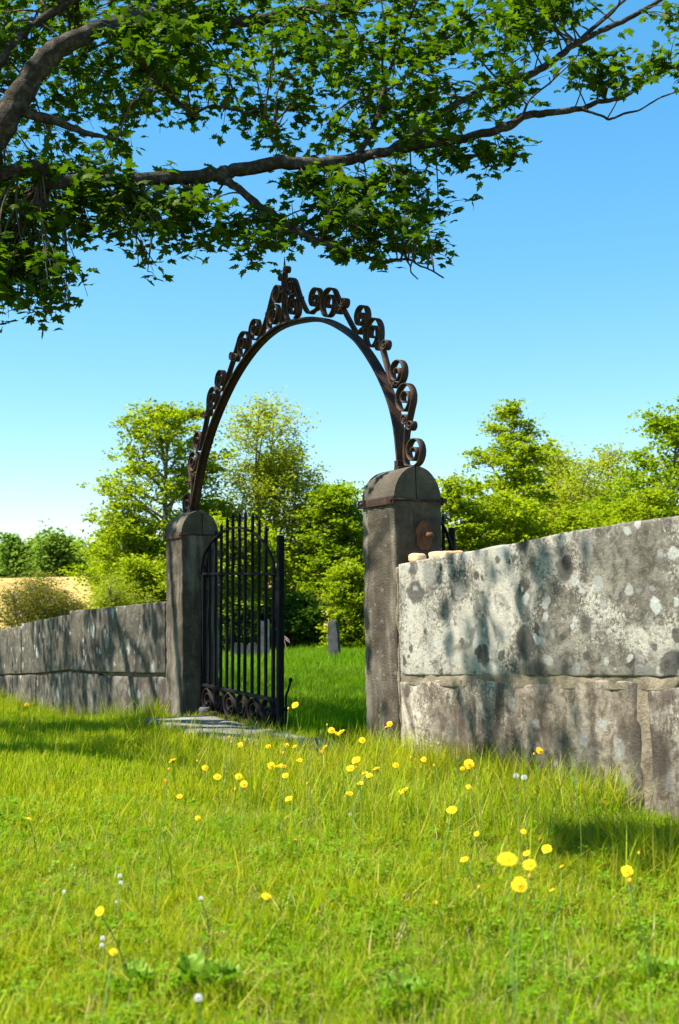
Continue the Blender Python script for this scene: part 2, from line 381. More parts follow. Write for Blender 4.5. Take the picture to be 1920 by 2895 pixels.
def rand_dirs(n, up=0.0):
    a = rng.normal(size=(n, 3)); a[:, 2] += up
    return a/np.linalg.norm(a, axis=1)[:, None]
def frames(n, tilt):
    """random rotation matrices whose z axis leans at most about tilt from up, any heading; columns x,y,z"""
    az = rng.uniform(0, 2*np.pi, n); th = np.abs(rng.normal(0, tilt, n)); ph = rng.uniform(0, 2*np.pi, n)
    Z = np.stack([np.sin(th)*np.cos(ph), np.sin(th)*np.sin(ph), np.cos(th)], 1)
    Y = np.stack([np.cos(az), np.sin(az), np.zeros(n)], 1); Y -= Z*(Y*Z).sum(1)[:, None]; Y /= np.linalg.norm(Y, axis=1)[:, None]
    X = np.cross(Y, Z); return X, Y, Z
def card_leaves(P, size, tilt, asp=.62, droop=.18):
    """small folded leaf blades, 4 corners each"""
    n = len(P); X, Y, Z = frames(n, tilt); s = (size*rng.uniform(.65, 1.3, n))[:, None]
    a = P-Y*s*.5; b = P+X*s*asp*.5+Z*s*.08; c = P+Y*s*.5-Z*s*droop; d = P-X*s*asp*.5+Z*s*.08
    V = np.stack([a, b, c, d], 1).reshape(-1, 3); Fq = np.arange(4*n).reshape(n, 4); return V, Fq

# ================================================================== THE SETTING
def grid_sheet(name, us, vs, fn, mat, kind='structure', label=None):
    V = [fn(u, v) for v in vs for u in us]; nu = len(us)
    Fq = [(j*nu+i, j*nu+i+1, (j+1)*nu+i+1, (j+1)*nu+i) for j in range(len(vs)-1) for i in range(nu-1)]
    me = mesh_np(name, np.array(V), np.array(Fq)); o = finish(me, name, mat, None, True)
    tag(o, label, None, None, kind); return o
us = np.unique(np.concatenate([np.linspace(-900, -60, 12), np.linspace(-60, -20, 24), np.linspace(-20, 20, 161), np.linspace(20, 60, 24), np.linspace(60, 900, 12)]))
vs = np.unique(np.concatenate([np.linspace(-60, -6, 16), np.linspace(-6, 34, 161), np.linspace(34, 110, 60), np.linspace(110, 1400, 30)]))
def gfn(s, D):
    p = F(D, s); return (p[0], p[1], float(ground_z(p[0], p[1]))-.012)
grid_sheet('ground', us, vs, gfn, 'soil', label='grassy ground sheet of the cemetery and lawn')
def ffn(s, D):
    p = F(D, s); return (p[0], p[1], float(ground_z(p[0], p[1]))+.05+.03*math.sin(s*2.1)*math.sin(D*1.7))
grid_sheet('wheat_field', np.linspace(-60, 40, 120), np.linspace(36, 76, 70), ffn, 'field_straw', label='golden stubble field on the rise behind the trees')

# ------------------------------------------------------------------ gate pillars
W, A, B = 1.677, 0.42, 0.38           # half opening, pillar width along the wall, pillar depth
def pillar(name, x0, x1, inner, label, crack, seed):
    cx = (x0+x1)/2; root = empty(name, (cx, B/2, -.1), label, 'gate pillar')
    obj('shaft', rock_box(x0, x1, 0, B, -.35, 1.765, .035, .014, .011, seed, 13), 'pillar_stone', root, True)
    yc = B*crack
    for half in (0, 1):
        poly = []; R = B/2
        arc = [(R-R*math.cos(t), 1.768+.232*math.sin(t)) for t in np.linspace(0, math.pi, 25)]
        if half == 0:
            poly = [(.003, 1.766)]+[(max(.003, y), z) for y, z in arc if y < yc-.005]+[(yc-.005, 1.768+.232*math.sqrt(max(0, 1-((yc-R)/R)**2))), (yc-.004, 1.766)]
        else:
            poly = [(yc+.004, 1.766), (yc+.005, 1.768+.232*math.sqrt(max(0, 1-((yc-R)/R)**2)))]+[(min(B-.003, y), z) for y, z in arc if y > yc+.005]+[(B-.003, 1.766)]
        mb = MB(); xs = np.linspace(x0+.002, x1-.002, 9); k = len(poly); V = []; Fs = []
        for ii, x in enumerate(xs):
            sh = .985 if ii in (0, 8) else 1.0
            for (y, z) in poly:
                d = .0035*noise.noise(Vector((x*11+seed, y*11, z*11)))
                V.append((x, y+d, 1.766+(z-1.766)*sh+d))
        for ii in range(8):
            for j in range(k): Fs.append((ii*k+j, (ii+1)*k+j, (ii+1)*k+(j+1) % k, ii*k+(j+1) % k))
        Fs += [tuple(range(k)), tuple(range(9*k-1, 8*k-1, -1))]
        mb.add(V, Fs); obj('cap_stone', mb, 'cap_stone', root)
    # iron strap along the front and the back, tie rods round the ends
    for yy0, yy1 in ((-.014, -.003), (B+.003, B+.014)):
        st = MB().box(x0-.035, x1+.012, yy0, yy1, 1.735, 1.79, .003); s = obj('iron_strap', st, 'rust_iron', root)
        if yy0 < 0:
            b = MB()
            for xx in (x0+.02, x1-.012): b.tube([(xx, -.014, 1.765), (xx, -.026, 1.765)], [.014, .009], 8)
            obj('bolt', b, 'rust_plate', s, True)
    for xx in (x0-.018, x1+.010):
        r = MB().tube([(xx, -.012, 1.768), (xx, B/2, 1.766), (xx, B+.012, 1.768)], .0075, 6)
        r.box(xx-.011, xx+.011, B+.012, B+.035, 1.752, 1.784, .002)
        obj('tie_rod', r, 'rust_iron', root)
    return root
pl = pillar('gate_pillar', -W-A, -W, 1, 'dark stone gate pillar with domed cap from which the closed iron gate hangs', .56, 1)
pr = pillar('gate_pillar', W, W+A, -1, 'dark stone gate pillar with domed cap and rusty bolted iron plate, beside lichen wall', .47, 2)
# the rusty bolted plate on the far side of the right pillar
xp = W+A
c = onX(1195, 1514, xp); yy, zz = c[1], c[2]
hw, hh = .060, .098
oct_ = [(-hw*.45, -hh), (hw*.5, -hh), (hw, -hh*.55), (hw, hh*.62), (hw*.45, hh), (-hw*.4, hh), (-hw, hh*.5), (-hw, -hh*.6)]
mb = MB().prism([(yy+a, zz+b) for a, b in oct_], 'x', xp-.002, xp+.020); ip = obj('iron_plate', mb, 'rust_plate', pr)
mb = MB().box(xp+.018, xp+.040, yy-.026, yy-.006, zz-.032, zz+.026, .002); obj('key', mb, 'rust_plate', ip)
mb = MB().tube([(xp+.01, yy+.004, zz), (xp+.10, yy+.008, zz-.002)], [.021, .019], 10); obj('bolt', mb, 'rust_plate', ip, True)
# chips and small losses are in the shaft mesh; hinge pintle on the left pillar, plus the stone socket at its foot
mb = MB().tube([(-W+.015, .27, 1.36), (-W+.018, .27, 1.45), (-W+.012, .27, 1.62)], [.022, .018, .004], 8)
mb.box(-W-.01, -W+.035, .255, .285, 1.40, 1.43, .003); obj('hinge_pintle', mb, 'black_iron', pl)

# ------------------------------------------------------------------ walls
def wall(name, label, loc, blocks, mortars):
    root = empty(name, loc, label, 'stone wall')
    for i, (x0, x1, zb, zt, mat, y0, amp) in enumerate(blocks):
        obj('stone', rock_box(x0, x1, y0, .34, zb, zt, .06, .013, amp*.75, i*3+len(label), 4.5), mat, root, True)
    for (x0, x1, zb, zt, y0) in mortars:
        obj('mortar', rock_box(x0, x1, y0, .3, zb, zt, .05, .006, .012, 5, 14), 'mortar', root, True)
    return root
lin = lambda xa, za, xb, zb: (lambda x: za+(zb-za)*(x-xa)/(xb-xa))
jt = lin(2.13, .612, 4.4, .70); tp = lambda x: float(np.interp(x, [2.1, 3.45, 3.87, 4.34, 4.62, 7.0], [1.335, 1.41, 1.44, 1.455, 1.46, 1.47]))
wall('stone_wall', 'tall grey granite wall blotched with pale lichen, adjoining the pillar with the rusty plate', (3.5, .17, 0),
     [(2.118, 6.6, lambda x: jt(x)-.006, tp, 'wall_lichen', .0, .010),
      (2.112, 4.31, -.4, lambda x: jt(x)-.036+.014*math.sin(x*5), 'wall_streak', .002, .011),
      (4.375, 6.6, -.4, lambda x: jt(x)-.075+.045*min(1, max(0, (x-4.4)/.35)), 'wall_streak', -.004, .013)],
     [(2.125, 6.5, lambda x: jt(x)-.07, lambda x: jt(x)+.004, .006), (4.29, 4.39, -.3, lambda x: jt(x)-.04, .006), (2.100, 2.117, -.2, lambda x: tp(2.12)-.03, .004)])
lj = lambda x: float(np.interp(x, [-12, -8.84, -6.87, -5.33, -4.18, -2.15], [.02, .14, .235, .345, .36, .43]))
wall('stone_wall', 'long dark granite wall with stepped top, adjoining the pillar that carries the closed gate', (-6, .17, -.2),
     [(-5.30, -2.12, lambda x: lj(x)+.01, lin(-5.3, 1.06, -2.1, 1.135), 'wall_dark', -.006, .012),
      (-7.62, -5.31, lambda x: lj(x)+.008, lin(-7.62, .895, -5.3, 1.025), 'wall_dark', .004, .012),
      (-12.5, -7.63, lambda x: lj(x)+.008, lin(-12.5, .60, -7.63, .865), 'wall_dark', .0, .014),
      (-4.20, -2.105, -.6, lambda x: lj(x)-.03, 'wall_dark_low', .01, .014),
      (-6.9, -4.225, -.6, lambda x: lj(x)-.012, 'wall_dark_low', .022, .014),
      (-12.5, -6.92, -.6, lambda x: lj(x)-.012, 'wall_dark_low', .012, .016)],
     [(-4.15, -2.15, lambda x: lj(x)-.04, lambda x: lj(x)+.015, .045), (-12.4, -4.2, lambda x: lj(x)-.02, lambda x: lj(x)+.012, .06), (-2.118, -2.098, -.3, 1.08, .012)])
# two pale stones lying on the right wall
for i, (px, py, w_, h_, lb) in enumerate(((1194, 1569, .115, .05, 'small rounded tan stone on wall top, touching the pillar side'), (1262, 1563, .20, .035, 'long flat tan stone on wall top beside a rounder one'))):
    p = onY(px, py, .14); zt = tp(p[0])
    mb = rock_box(p[0]-w_/2, p[0]+w_/2, .06, .06+w_*.75, zt-.004, zt+h_*1.25, .02, h_*.5, .006, i+20, 20)
    o = obj('loose_stone', mb, 'tan_stone', None, True, (p[0], .1, zt)); tag(o, lb, 'stone')
# threshold and flat stone in the grass
mb = rock_box(-1.45, 1.74, -.46, .13, -.3, lambda x: .075-.012*x/1.7, .07, .03, .014, 40, 4)
o = obj('threshold_slab', mb, 'sill_stone', None, True, (0, -.2, 0)); tag(o, 'worn grey stone threshold slab lying between the gate pillars', 'threshold')
mb = rock_box(-2.05, -1.42, -.90, -.52, -.35, lambda x: -.05+.02*(x+2), .05, .03, .02, 44, 6)
o = obj('flat_stone', mb, 'sill_stone', None, True, (-1.7, -.7, -.1)); tag(o, 'flat grey stone sunk in the grass before the long dark wall', 'stone')
mb = MB().lathe((-W+.055, .2, .055), [(.052, 0), (.056, .02), (.056, .07), (.045, .085)], 14)
o = obj('hinge_socket', mb, 'grave_stone', None, True, (-W+.055, .2, .03)); tag(o, 'small round stone hinge socket on the threshold under the closed gate', 'hinge socket')

# ------------------------------------------------------------------ iron arch with scrolls
AP = smooth_path([(-1.845, 1.99), (-1.825, 2.03), (-1.745, 2.184), (-1.60, 2.462), (-1.30, 2.803), (-.868, 3.12), (-.388, 3.325), (.08, 3.398), (.525, 3.363), (.87, 3.28),
                  (1.227, 3.10), (1.443, 2.935), (1.648, 2.715), (1.793, 2.50), (1.872, 2.30), (1.905, 2.087), (1.91, 1.99)], 6)
YA = .19
arch = empty('gate_arch', (0, YA, 2.0), 'rusty wrought iron arch with scrollwork spanning the two gate pillars', 'arch')
mb = MB().ribbon(AP, YA-.044, YA+.044, .016); mb.ribbon(AP+np.array([0, 0])*0+(np.stack([-(np.gradient(AP, axis=0)[:, 1]), np.gradient(AP, axis=0)[:, 0]], 1)/np.linalg.norm(np.gradient(AP, axis=0), axis=1)[:, None])*-.018, YA-.012, YA+.014, .022)
obj('arch_bar', mb, 'rust_iron', arch)
for xx in (-1.84, 1.91):
    obj('foot_plate', MB().box(xx-.03, xx+.03, YA-.05, YA+.05, 1.985, 2.012, .003).box(xx-.022, xx+.022, YA-.052, YA+.052, 2.012, 2.055, .003), 'rust_iron', arch)
def x0f(z): return .05+(z-2.0)*.065
def mir(p): p = np.asarray(p, float); return np.stack([2*np.array([x0f(z) for z in p[:, 1]])-p[:, 0], p[:, 1]], 1)
def spiral(c, a0, r0, r1, turns, n=30, ccw=1):
    t = np.linspace(0, 1, n); a = a0+ccw*t*turns*2*np.pi; r = np.interp(t, [0, .2, .38, .55, .72, .86, 1], [r0, r0*.98, r0*.88, r0*.62, r0*.42, r0*.31, r0*.22]); r = np.convolve(np.pad(r, 2, 'edge'), np.ones(5)/5, 'valid')
    return np.stack([c[0]+r*np.cos(a), c[1]+r*np.sin(a)], 1)
def s_strip(land, sc, sr, stem, lc, lr, la, sturn=1.8, lturn=1.85):
    """one forged strip: tight scroll - touches the bar at land - stem - large loop"""
    land = np.array(land); sc = np.array(sc)
    v = land-sc; a0 = math.atan2(v[1], v[0])+.45
    s1 = spiral(sc, a0, sr, sr*.27, sturn, 34)[::-1]
    s2 = spiral(np.array(lc), la, lr, lr*.27, lturn, 38)
    mid = smooth_path(np.vstack([s1[-3], s1[-1], land, *[np.array(q) for q in stem], s2[0], s2[2]]), 6)[6:-6]
    return np.vstack([s1[:-1], mid, s2[1:]])
units = [  # landing, scroll centre, radius, stem points, loop centre, radius, loop start angle
    ((1.975, 2.02), (2.075, 2.095), .098, [(1.965, 2.10), (1.985, 2.24), (2.04, 2.37)], (1.975, 2.478), .104, -.25),
    ((1.815, 2.585), (1.885, 2.675), .092, [(1.775, 2.68), (1.70, 2.86), (1.672, 2.95)], (1.565, 3.02), .112, -.1),
    ((1.355, 3.062), (1.41, 3.175), .090, [(1.28, 3.13), (1.165, 3.27), (1.08, 3.38)], (.93, 3.395), .118, .35),
    ((.615, 3.385), (.70, 3.485), .092, [(.545, 3.43), (.44, 3.57), (.37, 3.70)], (.285, 3.685), .075, .75)]
curls = [((2.040, 2.285), (1.975, 2.335), (2.005, 2.30)), ((1.735, 2.905), (1.655, 2.915), (1.692, 2.885)), ((1.160, 3.345), (1.075, 3.315), (1.13, 3.31))]
YS0, YS1 = YA-.026, YA+.026
for side in (0, 1):
    f = (lambda p: np.asarray(p, float)) if side == 0 else mir
    for u in units:
        obj('scroll', MB().ribbon(f(s_strip(*u)), YS0, YS1, .008), 'rust_iron', arch, True)
    for (co, ci, st) in curls:
        for c_, sgn in ((co, 1), (ci, -1)):
            v = np.array(st)-np.array(c_); a0 = math.atan2(v[1], v[0])
            sp = spiral(c_, a0, .036, .012, 1.5, 22, sgn)
            obj('small_scroll', MB().ribbon(f(sp), YS0, YS1, .009), 'rust_iron', arch, True)
    # inner C scroll beside the finial
    sp = np.vstack([smooth_path([(.36, 3.405), (.415, 3.44), (.425, 3.52)], 6)[:-1], spiral((.335, 3.525), 0.0, .09, .024, 1.85, 34)])
    obj('scroll', MB().ribbon(f(sp), YS0, YS1, .008), 'rust_iron', arch, True)
    # collars
    for (cx, cz) in ((.437, 3.558), (.80, 3.44), (1.47, 3.075), (1.86, 2.60)):
        q = f(np.array([(cx, cz)]))[0]
        obj('collar', MB().box(q[0]-.016, q[0]+.016, YS0-.006, YS1+.006, q[1]-.012, q[1]+.012, .003), 'rust_iron', arch)
    # finial strip: small curl on top, stem, flared foot
    xf = .165; sg = 1 if side == 0 else -1
    top = spiral((xf+sg*.048, 3.835+(.012 if side == 0 else -.03)), math.pi if side == 0 else 0, .032, .011, 1.4, 20, -sg)[::-1]
    st = smooth_path([top[-1], (xf+sg*.012, 3.74), (xf+sg*.012, 3.58), (xf+sg*.022, 3.48), (xf+sg*.075, 3.405)], 5)
    obj('finial_strip', MB().ribbon(np.vstack([top[:-1], st]), YS0+.002, YS1-.002, .009), 'rust_iron', arch, True)
mb = MB().tube([(xf, YA, 3.40), (xf, YA, 3.80), (xf+.003, YA, 3.86), (xf+.006, YA, 3.975)], [.010, .010, .014, .002], 6)
obj('spear_point', mb, 'rust_iron', arch)
obj('collar', MB().box(xf-.04, xf+.04, YS0-.006, YS1+.006, 3.665, 3.685, .003), 'rust_iron', arch)

# ------------------------------------------------------------------ gate leaves
def gate_leaf(loc, rotz, sag, label):
    root = empty('gate_leaf', (0, 0, 0), label, 'gate')
    bx = [.184, .319, .449, .584, .708, .845, .972, 1.12, 1.253, 1.389]
    tz = [1.70, 1.803, 1.863, 1.913, 1.943, 1.951, 1.95, 1.925, 1.882, 1.811]
    def bar(x, z0, z1, s=.0125):
        k = .035; mb = MB()
        mb.box(x-s, x+s, -s, s, z0, z1-k, .003)
        V = [(x-s, -s, z1-k), (x+s, -s, z1-k), (x+s, s, z1-k), (x-s, s, z1-k), (x, 0, z1)]
        mb.add(V, [(0, 1, 4), (1, 2, 4), (2, 3, 4), (3, 0, 4)]); return mb
    for x, z in zip(bx, tz): obj('bar', bar(x, .34, z), 'black_iron', root)
    for x, z1, s in ((.045, 1.47, .02), (1.532, 1.50, .014)): obj('stile', MB().box(x-s, x+s, -s, s, .10, z1, .003), 'black_iron', root)
    post = obj('post', MB().box(1.635, 1.687, -.026, .026, .06, 1.712, .005), 'black_iron', root)
    obj('lock_plate', MB().box(1.575, 1.634, -.012, .012, 1.02, 1.25, .004).box(1.60, 1.62, -.02, -.012, 1.07, 1.2, .002), 'black_iron', root)
    obj('hoop', MB().ribbon(smooth_path([(.03, 1.40), (.075, 1.54), (.16, 1.615), (.277, 1.69), (.473, 1.762), (.69, 1.80), (.80, 1.803), (.92, 1.80), (1.144, 1.758), (1.335, 1.69), (1.45, 1.62), (1.55, 1.53), (1.61, 1.40)], 5), -.034, -.0135, .017), 'black_iron', root)
    for z, h in ((1.392, .011), (.347, .014), (.108, .014)):
        obj('rail', MB().box(.066, 1.634, -.024, .024, z-h, z+h, .003), 'black_iron' if z > .2 else 'rust_iron', root)
    for k in range(3):
        xs = .085+k*.5
        c1 = (xs+.095, .212); c2 = (xs+.355, .242)
        a = spiral(c1, math.pi/2, .112, .028, 1.75, 38)[::-1]; b = spiral(c2, -math.pi/2, .112, .028, 1.75, 38)
        mid = smooth_path(np.vstack([a[-2], a[-1], [(xs+.225, .227)], b[0], b[1]]), 6)[6:-6]
        obj('scroll', MB().ribbon(np.vstack([a[:-1], mid, b[1:]]), -.026, .026, .010), 'gate_scroll_iron', root, True)
    mb = MB().tube(smooth_path([(1.692, .038, .06), (1.692, .038, .34), (1.692, .042, .40), (1.70, .055, .44), (1.708, .066, .49), (1.708, .07, .525), (1.715, .08, .535)], 4), [.011]*19+[.010]*6, 6)
    mb.lathe((1.71, .072, .52), [(.004, -.02), (.018, -.008), (.018, .008), (.004, .02)], 8); mb.box(1.680, 1.705, .012, .05, .27, .30, .003)
    obj('drop_bolt', mb, 'black_iron', root, True)
    root.location = loc; root.rotation_euler = (0, sag, rotz); return root
gate_leaf((-1.705, .2, .0), 0, math.radians(1.85), 'black iron gate leaf with spear bars, closed, hanging from the pillar without plate')
gate_leaf((1.655, .24, .03), math.radians(180-50), math.radians(1.2), 'black iron gate leaf swung half open behind the pillar with the rusty plate')

# ------------------------------------------------------------------ graves, flag, kerb
def gz(p): return float(ground_z(p[0], p[1]))
def ons(x, y, z=0.0): v = ray(x, y); return CAM+v*(z-CAM[2])/v[2]
def headstone(px, py, w_, h_, t_, shape, label, rz, lean=0, gm='grave_stone'):
    p = ons(px, py); n = 16; P = []
    if shape == 'round': P = [(-w_/2, -.2), (w_/2, -.2)]+[(w_/2*math.cos(a), h_-w_*.35+w_*.35*math.sin(a)) for a in np.linspace(0, math.pi, n)]
    elif shape == 'peak': P = [(-w_/2, -.2), (w_/2, -.2), (w_/2, h_*.72), (w_*.36, h_*.80), (w_*.2, h_*.86), (0, h_), (-w_*.2, h_*.86), (-w_*.36, h_*.80), (-w_/2, h_*.72)]
    elif shape == 'tall': P = [(-w_/2, -.2), (w_/2, -.2), (w_/2, h_*.96), (w_*.40, h_), (w_*.28, h_*.965), (w_*.14, h_*.95), (0, h_*.945), (-w_*.14, h_*.95), (-w_*.28, h_*.965), (-w_*.40, h_), (-w_/2, h_*.96)]
    else: P = [(-w_/2, -.2), (w_/2, -.2), (w_/2, h_*.70), (w_*.43, h_*.76), (w_*.43, h_*.86), (w_*.3, h_*.95), (0, h_), (-w_*.3, h_*.95), (-w_*.43, h_*.86), (-w_*.43, h_*.76), (-w_/2, h_*.70)]
    root = empty('headstone', (0, 0, 0), label, 'headstone')
    obj('stone_tablet', MB().prism(P, 'y', -t_/2, t_/2), gm, root)
    obj('base', MB().box(-w_*.58, w_*.58, -t_*.8, t_*.8, -.15, .05, .01), 'grave_stone', root)
    root.location = (p[0], p[1], gz(p)); root.rotation_euler = (0, lean, rz); return root
headstone(747, 1874, .22, .84, .07, 'tall', 'tall narrow grey headstone with hollow top, behind the gate bars', math.radians(60))
headstone(714, 1874, .20, .46, .07, 'peak', 'low grey headstone with pointed top between two others behind the gate', math.radians(60))
headstone(673, 1874, .24, .40, .07, 'round', 'low rounded grey headstone seen between the gate bars', math.radians(62))
headstone(947, 1876, .22, .80, .09, 'shoulder', 'lone dark shouldered headstone standing in the grass by the green bushes', math.radians(28), math.radians(-2), 'grave_dark')
p = ons(818, 1858); fl = empty('grave_flag', (p[0], p[1], gz(p)), 'little striped flag on a tilted stick at a small grey marker', 'flag')
a = dep(816, 1850, (p-CAM)@DV); b = dep(801, 1795, (p-CAM)@DV)
obj('stick', MB().tube([a+(0, 0, -.1), b], .008, 6), 'wood_stick', fl)
d1 = (b-a)/np.linalg.norm(b-a); rr = np.array([RH[0], RH[1], 0])
for k in range(5):
    q0 = b-d1*.025*k+rr*.01; q1 = q0-d1*.024; dr = rr*.085-d1*.085
    mb = MB().add([q0, q0+dr*.5+(.01, .01, 0), q0+dr, q1+dr, q1+dr*.5+(.01, .01, 0), q1], [(0, 1, 4, 5), (1, 2, 3, 4)])
    obj('stripe', mb, 'red_paint' if k % 2 == 0 else 'flag_white', fl)
obj('marker', MB().box(p[0]-.09, p[0]+.09, p[1]-.05, p[1]+.07, gz(p)-.05, gz(p)+.12, .02), 'grave_stone', fl)
k0 = ons(300, 1863); k1 = ons(1500, 1853)
kr = empty('stone_kerb', (k0[0], k0[1], 0), 'low pale stone kerb edging the far side of the cemetery grass', 'kerb')
dirk = (k1-k0)[:2]; Lk = np.linalg.norm(dirk); dirk /= Lk; nk = int(Lk/1.1); kn = np.array([-dirk[1], dirk[0]])
for i in range(nk):
    a = k0[:2]+dirk*(i*Lk/nk+.01); b = k0[:2]+dirk*((i+1)*Lk/nk-.01); mb = MB(); z = .10+.012*math.sin(i*1.7)
    V = [(*(a-kn*.1), -.1), (*(b-kn*.1), -.1), (*(b+kn*.1), -.1), (*(a+kn*.1), -.1), (*(a-kn*.09), z), (*(b-kn*.09), z), (*(b+kn*.09), z), (*(a+kn*.09), z)]
    mb.add(V, [(0, 1, 5, 4), (1, 2, 6, 5), (2, 3, 7, 6), (3, 0, 4, 7), (4, 5, 6, 7)]); obj('kerb_stone', mb, 'kerb_stone', kr)

# ================================================================== BACKGROUND TREES
def bg_tree(px, D, top_py, width_px, label, leaf='leaf_mid', n_leaves=6000, leaf_size=.15, cbase=.25, shape='oval', stems=1, name='leafy_tree', cat='tree', bark='grey_bark',
            group=None, seed=1, up=.55, clump=.085, flat=.45, base_up=0.0, tilt=.55, lean=0., asp=.62):
    global rng
    rng = np.random.default_rng(seed); R = random.Random(seed)
    P = dep(px, 1715, D); gx, gy = P[0], P[1]; z0 = float(ground_z(gx, gy))-base_up
    top = dep(px, top_py, D)[2]; H = top-z0; Wd = width_px*1.15/FPX*D; n_leaves = int(n_leaves*(3.1 if D < 60 else 1.9)); leaf_size *= (.70 if D < 60 else 1); flat = max(flat, .48); clump *= 1.22; tilt = max(tilt, .85)
    root = empty(name, (gx, gy, z0), label, cat, group)
    prof = {'oval': lambda t: math.sin(math.pi*min(1, max(0, .12+.86*t)))**.7, 'cone': lambda t: (1-t)**.75*.95+.08, 'round': lambda t: math.sqrt(max(.02, 1-(2*t-.85)**2/1.35)),
            'bush': lambda t: math.sqrt(max(.02, 1-t**2))}[shape]
    wood = MB(); trunkmb = MB(); C_ = []
    for sidx in range(stems):
        off = np.array([R.uniform(-1, 1), R.uniform(-1, 1)])*(.12*Wd if stems > 1 else 0)
        topo = np.array([R.uniform(-1, 1), R.uniform(-1, 1)])*(.30*Wd if stems > 1 else .05*Wd)
        hh = H*(1 if sidx == 0 else R.uniform(.72, .97))
        tr = [np.array([gx+off[0]*.4*(1-t)+(off[0]+topo[0])*t**1.3+.02*H*math.sin(t*5+sidx+seed)+lean*H*t*RH[0], gy+off[1]*.4*(1-t)+(off[1]+topo[1])*t**1.3+.02*H*math.cos(t*4+sidx)+lean*H*t*RH[1], z0-.2+(hh+.2)*t]) for t in np.linspace(0, 1, 9)]
        rad0 = .017*H/(stems**.4)+.02
        trunkmb.tube(tr, [rad0*(1-.9*t)+.008 for t in np.linspace(0, 1, 9)], 7)
        nl = int(34/stems)+7
        for i in range(nl):
            t = cbase+(1-cbase)*((i+.5)/nl)**.95*.97
            tc = (t-cbase)/(1-cbase); az = i*2.4+R.uniform(-.5, .5)+sidx
            L = max(.12*Wd, Wd*.5*prof(tc)*R.uniform(.62, 1.12))*(.75 if stems > 1 else 1)
            s = np.array(tr[0])*0; k = t*8; i0 = min(7, int(k)); s = tr[i0]+(tr[i0+1]-tr[i0])*(k-i0)
            e = R.uniform(.12, .5)+up*tc*.9; dirv = np.array([math.cos(az)*math.cos(e), math.sin(az)*math.cos(e), math.sin(e)])
            pts = [s+dirv*L*q+np.array([0, 0, -.10*L*q*q])+np.array([R.uniform(-1, 1), R.uniform(-1, 1), R.uniform(-1, 1)])*.03*L*(q > 0) for q in np.linspace(0, 1, 5)]
            wood.tube(pts, [rad0*.42*(1-.8*q)*(1-.5*tc)+.006 for q in np.linspace(0, 1, 5)], 5, False)
            for q in (.35, .55, .72, .88, 1.0):
                b = pts[int(q*4)]+(pts[min(4, int(q*4)+1)]-pts[int(q*4)])*(q*4-int(q*4))
                for _ in range(2 if q > .5 else 1):
                    a2 = az+R.uniform(-1.2, 1.2); l2 = L*R.uniform(.1, .38)
                    ee = b+np.array([math.cos(a2), math.sin(a2), R.uniform(.0, .7)])*l2
                    wood.tube([b, (b+ee)/2+np.array([0, 0, .03*l2]), ee], [.012*H/8+.004, .008*H/8+.003, .003], 4, False)
                    C_.append((ee, R.uniform(.6, 1.25)))
    trunk = obj('trunk', trunkmb, bark, root, True)
    tag(obj('branches', wood, bark, root, True), kind='stuff')
    C_ = [c for c in C_ if c[0][2] > z0+.15]
    cen = np.array([c[0] for c in C_]); sc = np.array([c[1] for c in C_])
    idx = rng.integers(0, len(cen), n_leaves)
    sub = rng.integers(0, 5, n_leaves)                         # leaves gather in small sprays inside a clump
    so_ = rng.normal(size=(len(cen), 5, 3))*np.array([1, 1, flat])
    rr_ = Wd*clump
    Pp = cen[idx]+so_[idx, sub]*(rr_*sc[idx])[:, None]*.8+rng.normal(size=(n_leaves, 3))*np.array([1, 1, flat*.7])*(rr_*.42*sc[idx])[:, None]
    gzv = ground_z(Pp[:, 0], Pp[:, 1]); Pp[:, 2] = np.maximum(Pp[:, 2], gzv+.05)
    V, Fq = card_leaves(Pp, leaf_size, tilt, asp)
    me = mesh_np('crown', V-WLOC[root], Fq); tag(finish(me, 'crown', leaf, root, False), kind='stuff')
    return root
BT = bg_tree
# left of and behind the gate
BT(470, 31, 1165, 330, 'tall layered maple with open branches behind the pillar carrying the closed gate', 'leaf_yellowgreen', 6200, .16, .12, 'oval', 1, seed=3, flat=.3, clump=.06, lean=.02)
BT(745, 33, 1150, 330, 'rounded pale many-stemmed tree seen through the arch above the gate', 'leaf_pale', 11500, .13, .12, 'round', 6, seed=52, flat=.8, clump=.075, up=.8)
BT(610, 27, 1480, 300, 'dense bright green young tree behind the closed gate bars', 'leaf_yellowgreen', 8000, .14, .05, 'round', 3, seed=6, flat=.4)
BT(945, 31, 1375, 210, 'deep green round-headed tree between gate and open leaf, behind the lone headstone', 'leaf_mid', 8000, .15, .25, 'round', 2, seed=8)
BT(850, 27, 1700, 150, 'dark drooping small tree beside the golden field gap, behind the striped flag', 'leaf_deep', 3000, .12, .05, 'round', 2, seed=9, flat=.5)
BT(1010, 26, 1590, 170, 'bright green leafy bush behind the lone headstone', 'leaf_yellowgreen', 6500, .11, .0, 'bush', 4, 'leafy_bush', 'bush', seed=10)
BT(1090, 33, 1400, 260, 'mid green tree mostly hidden by the pillar with the rusty plate', 'leaf_mid', 6000, .16, .1, 'round', 2, seed=11)
BT(640, 26, 1700, 150, 'low dark leafy bush behind the headstones', 'leaf_deep', 2600, .11, .0, 'bush', 3, 'leafy_bush', 'bush', seed=12)
BT(760, 27, 1690, 190, 'shady green bush behind the tall narrow headstone', 'leaf_deep', 4000, .12, .0, 'bush', 4, 'leafy_bush', 'bush', seed=13)
BT(360, 30, 1420, 260, 'low wide yellow-green tree at the left skirt of the layered maple', 'leaf_yellowgreen', 5500, .14, .03, 'round', 3, seed=61)
BT(560, 32, 1330, 260, 'mid green filling tree between the layered maple and the pale many-stemmed tree', 'leaf_mid', 5500, .14, .05, 'round', 3, seed=62)
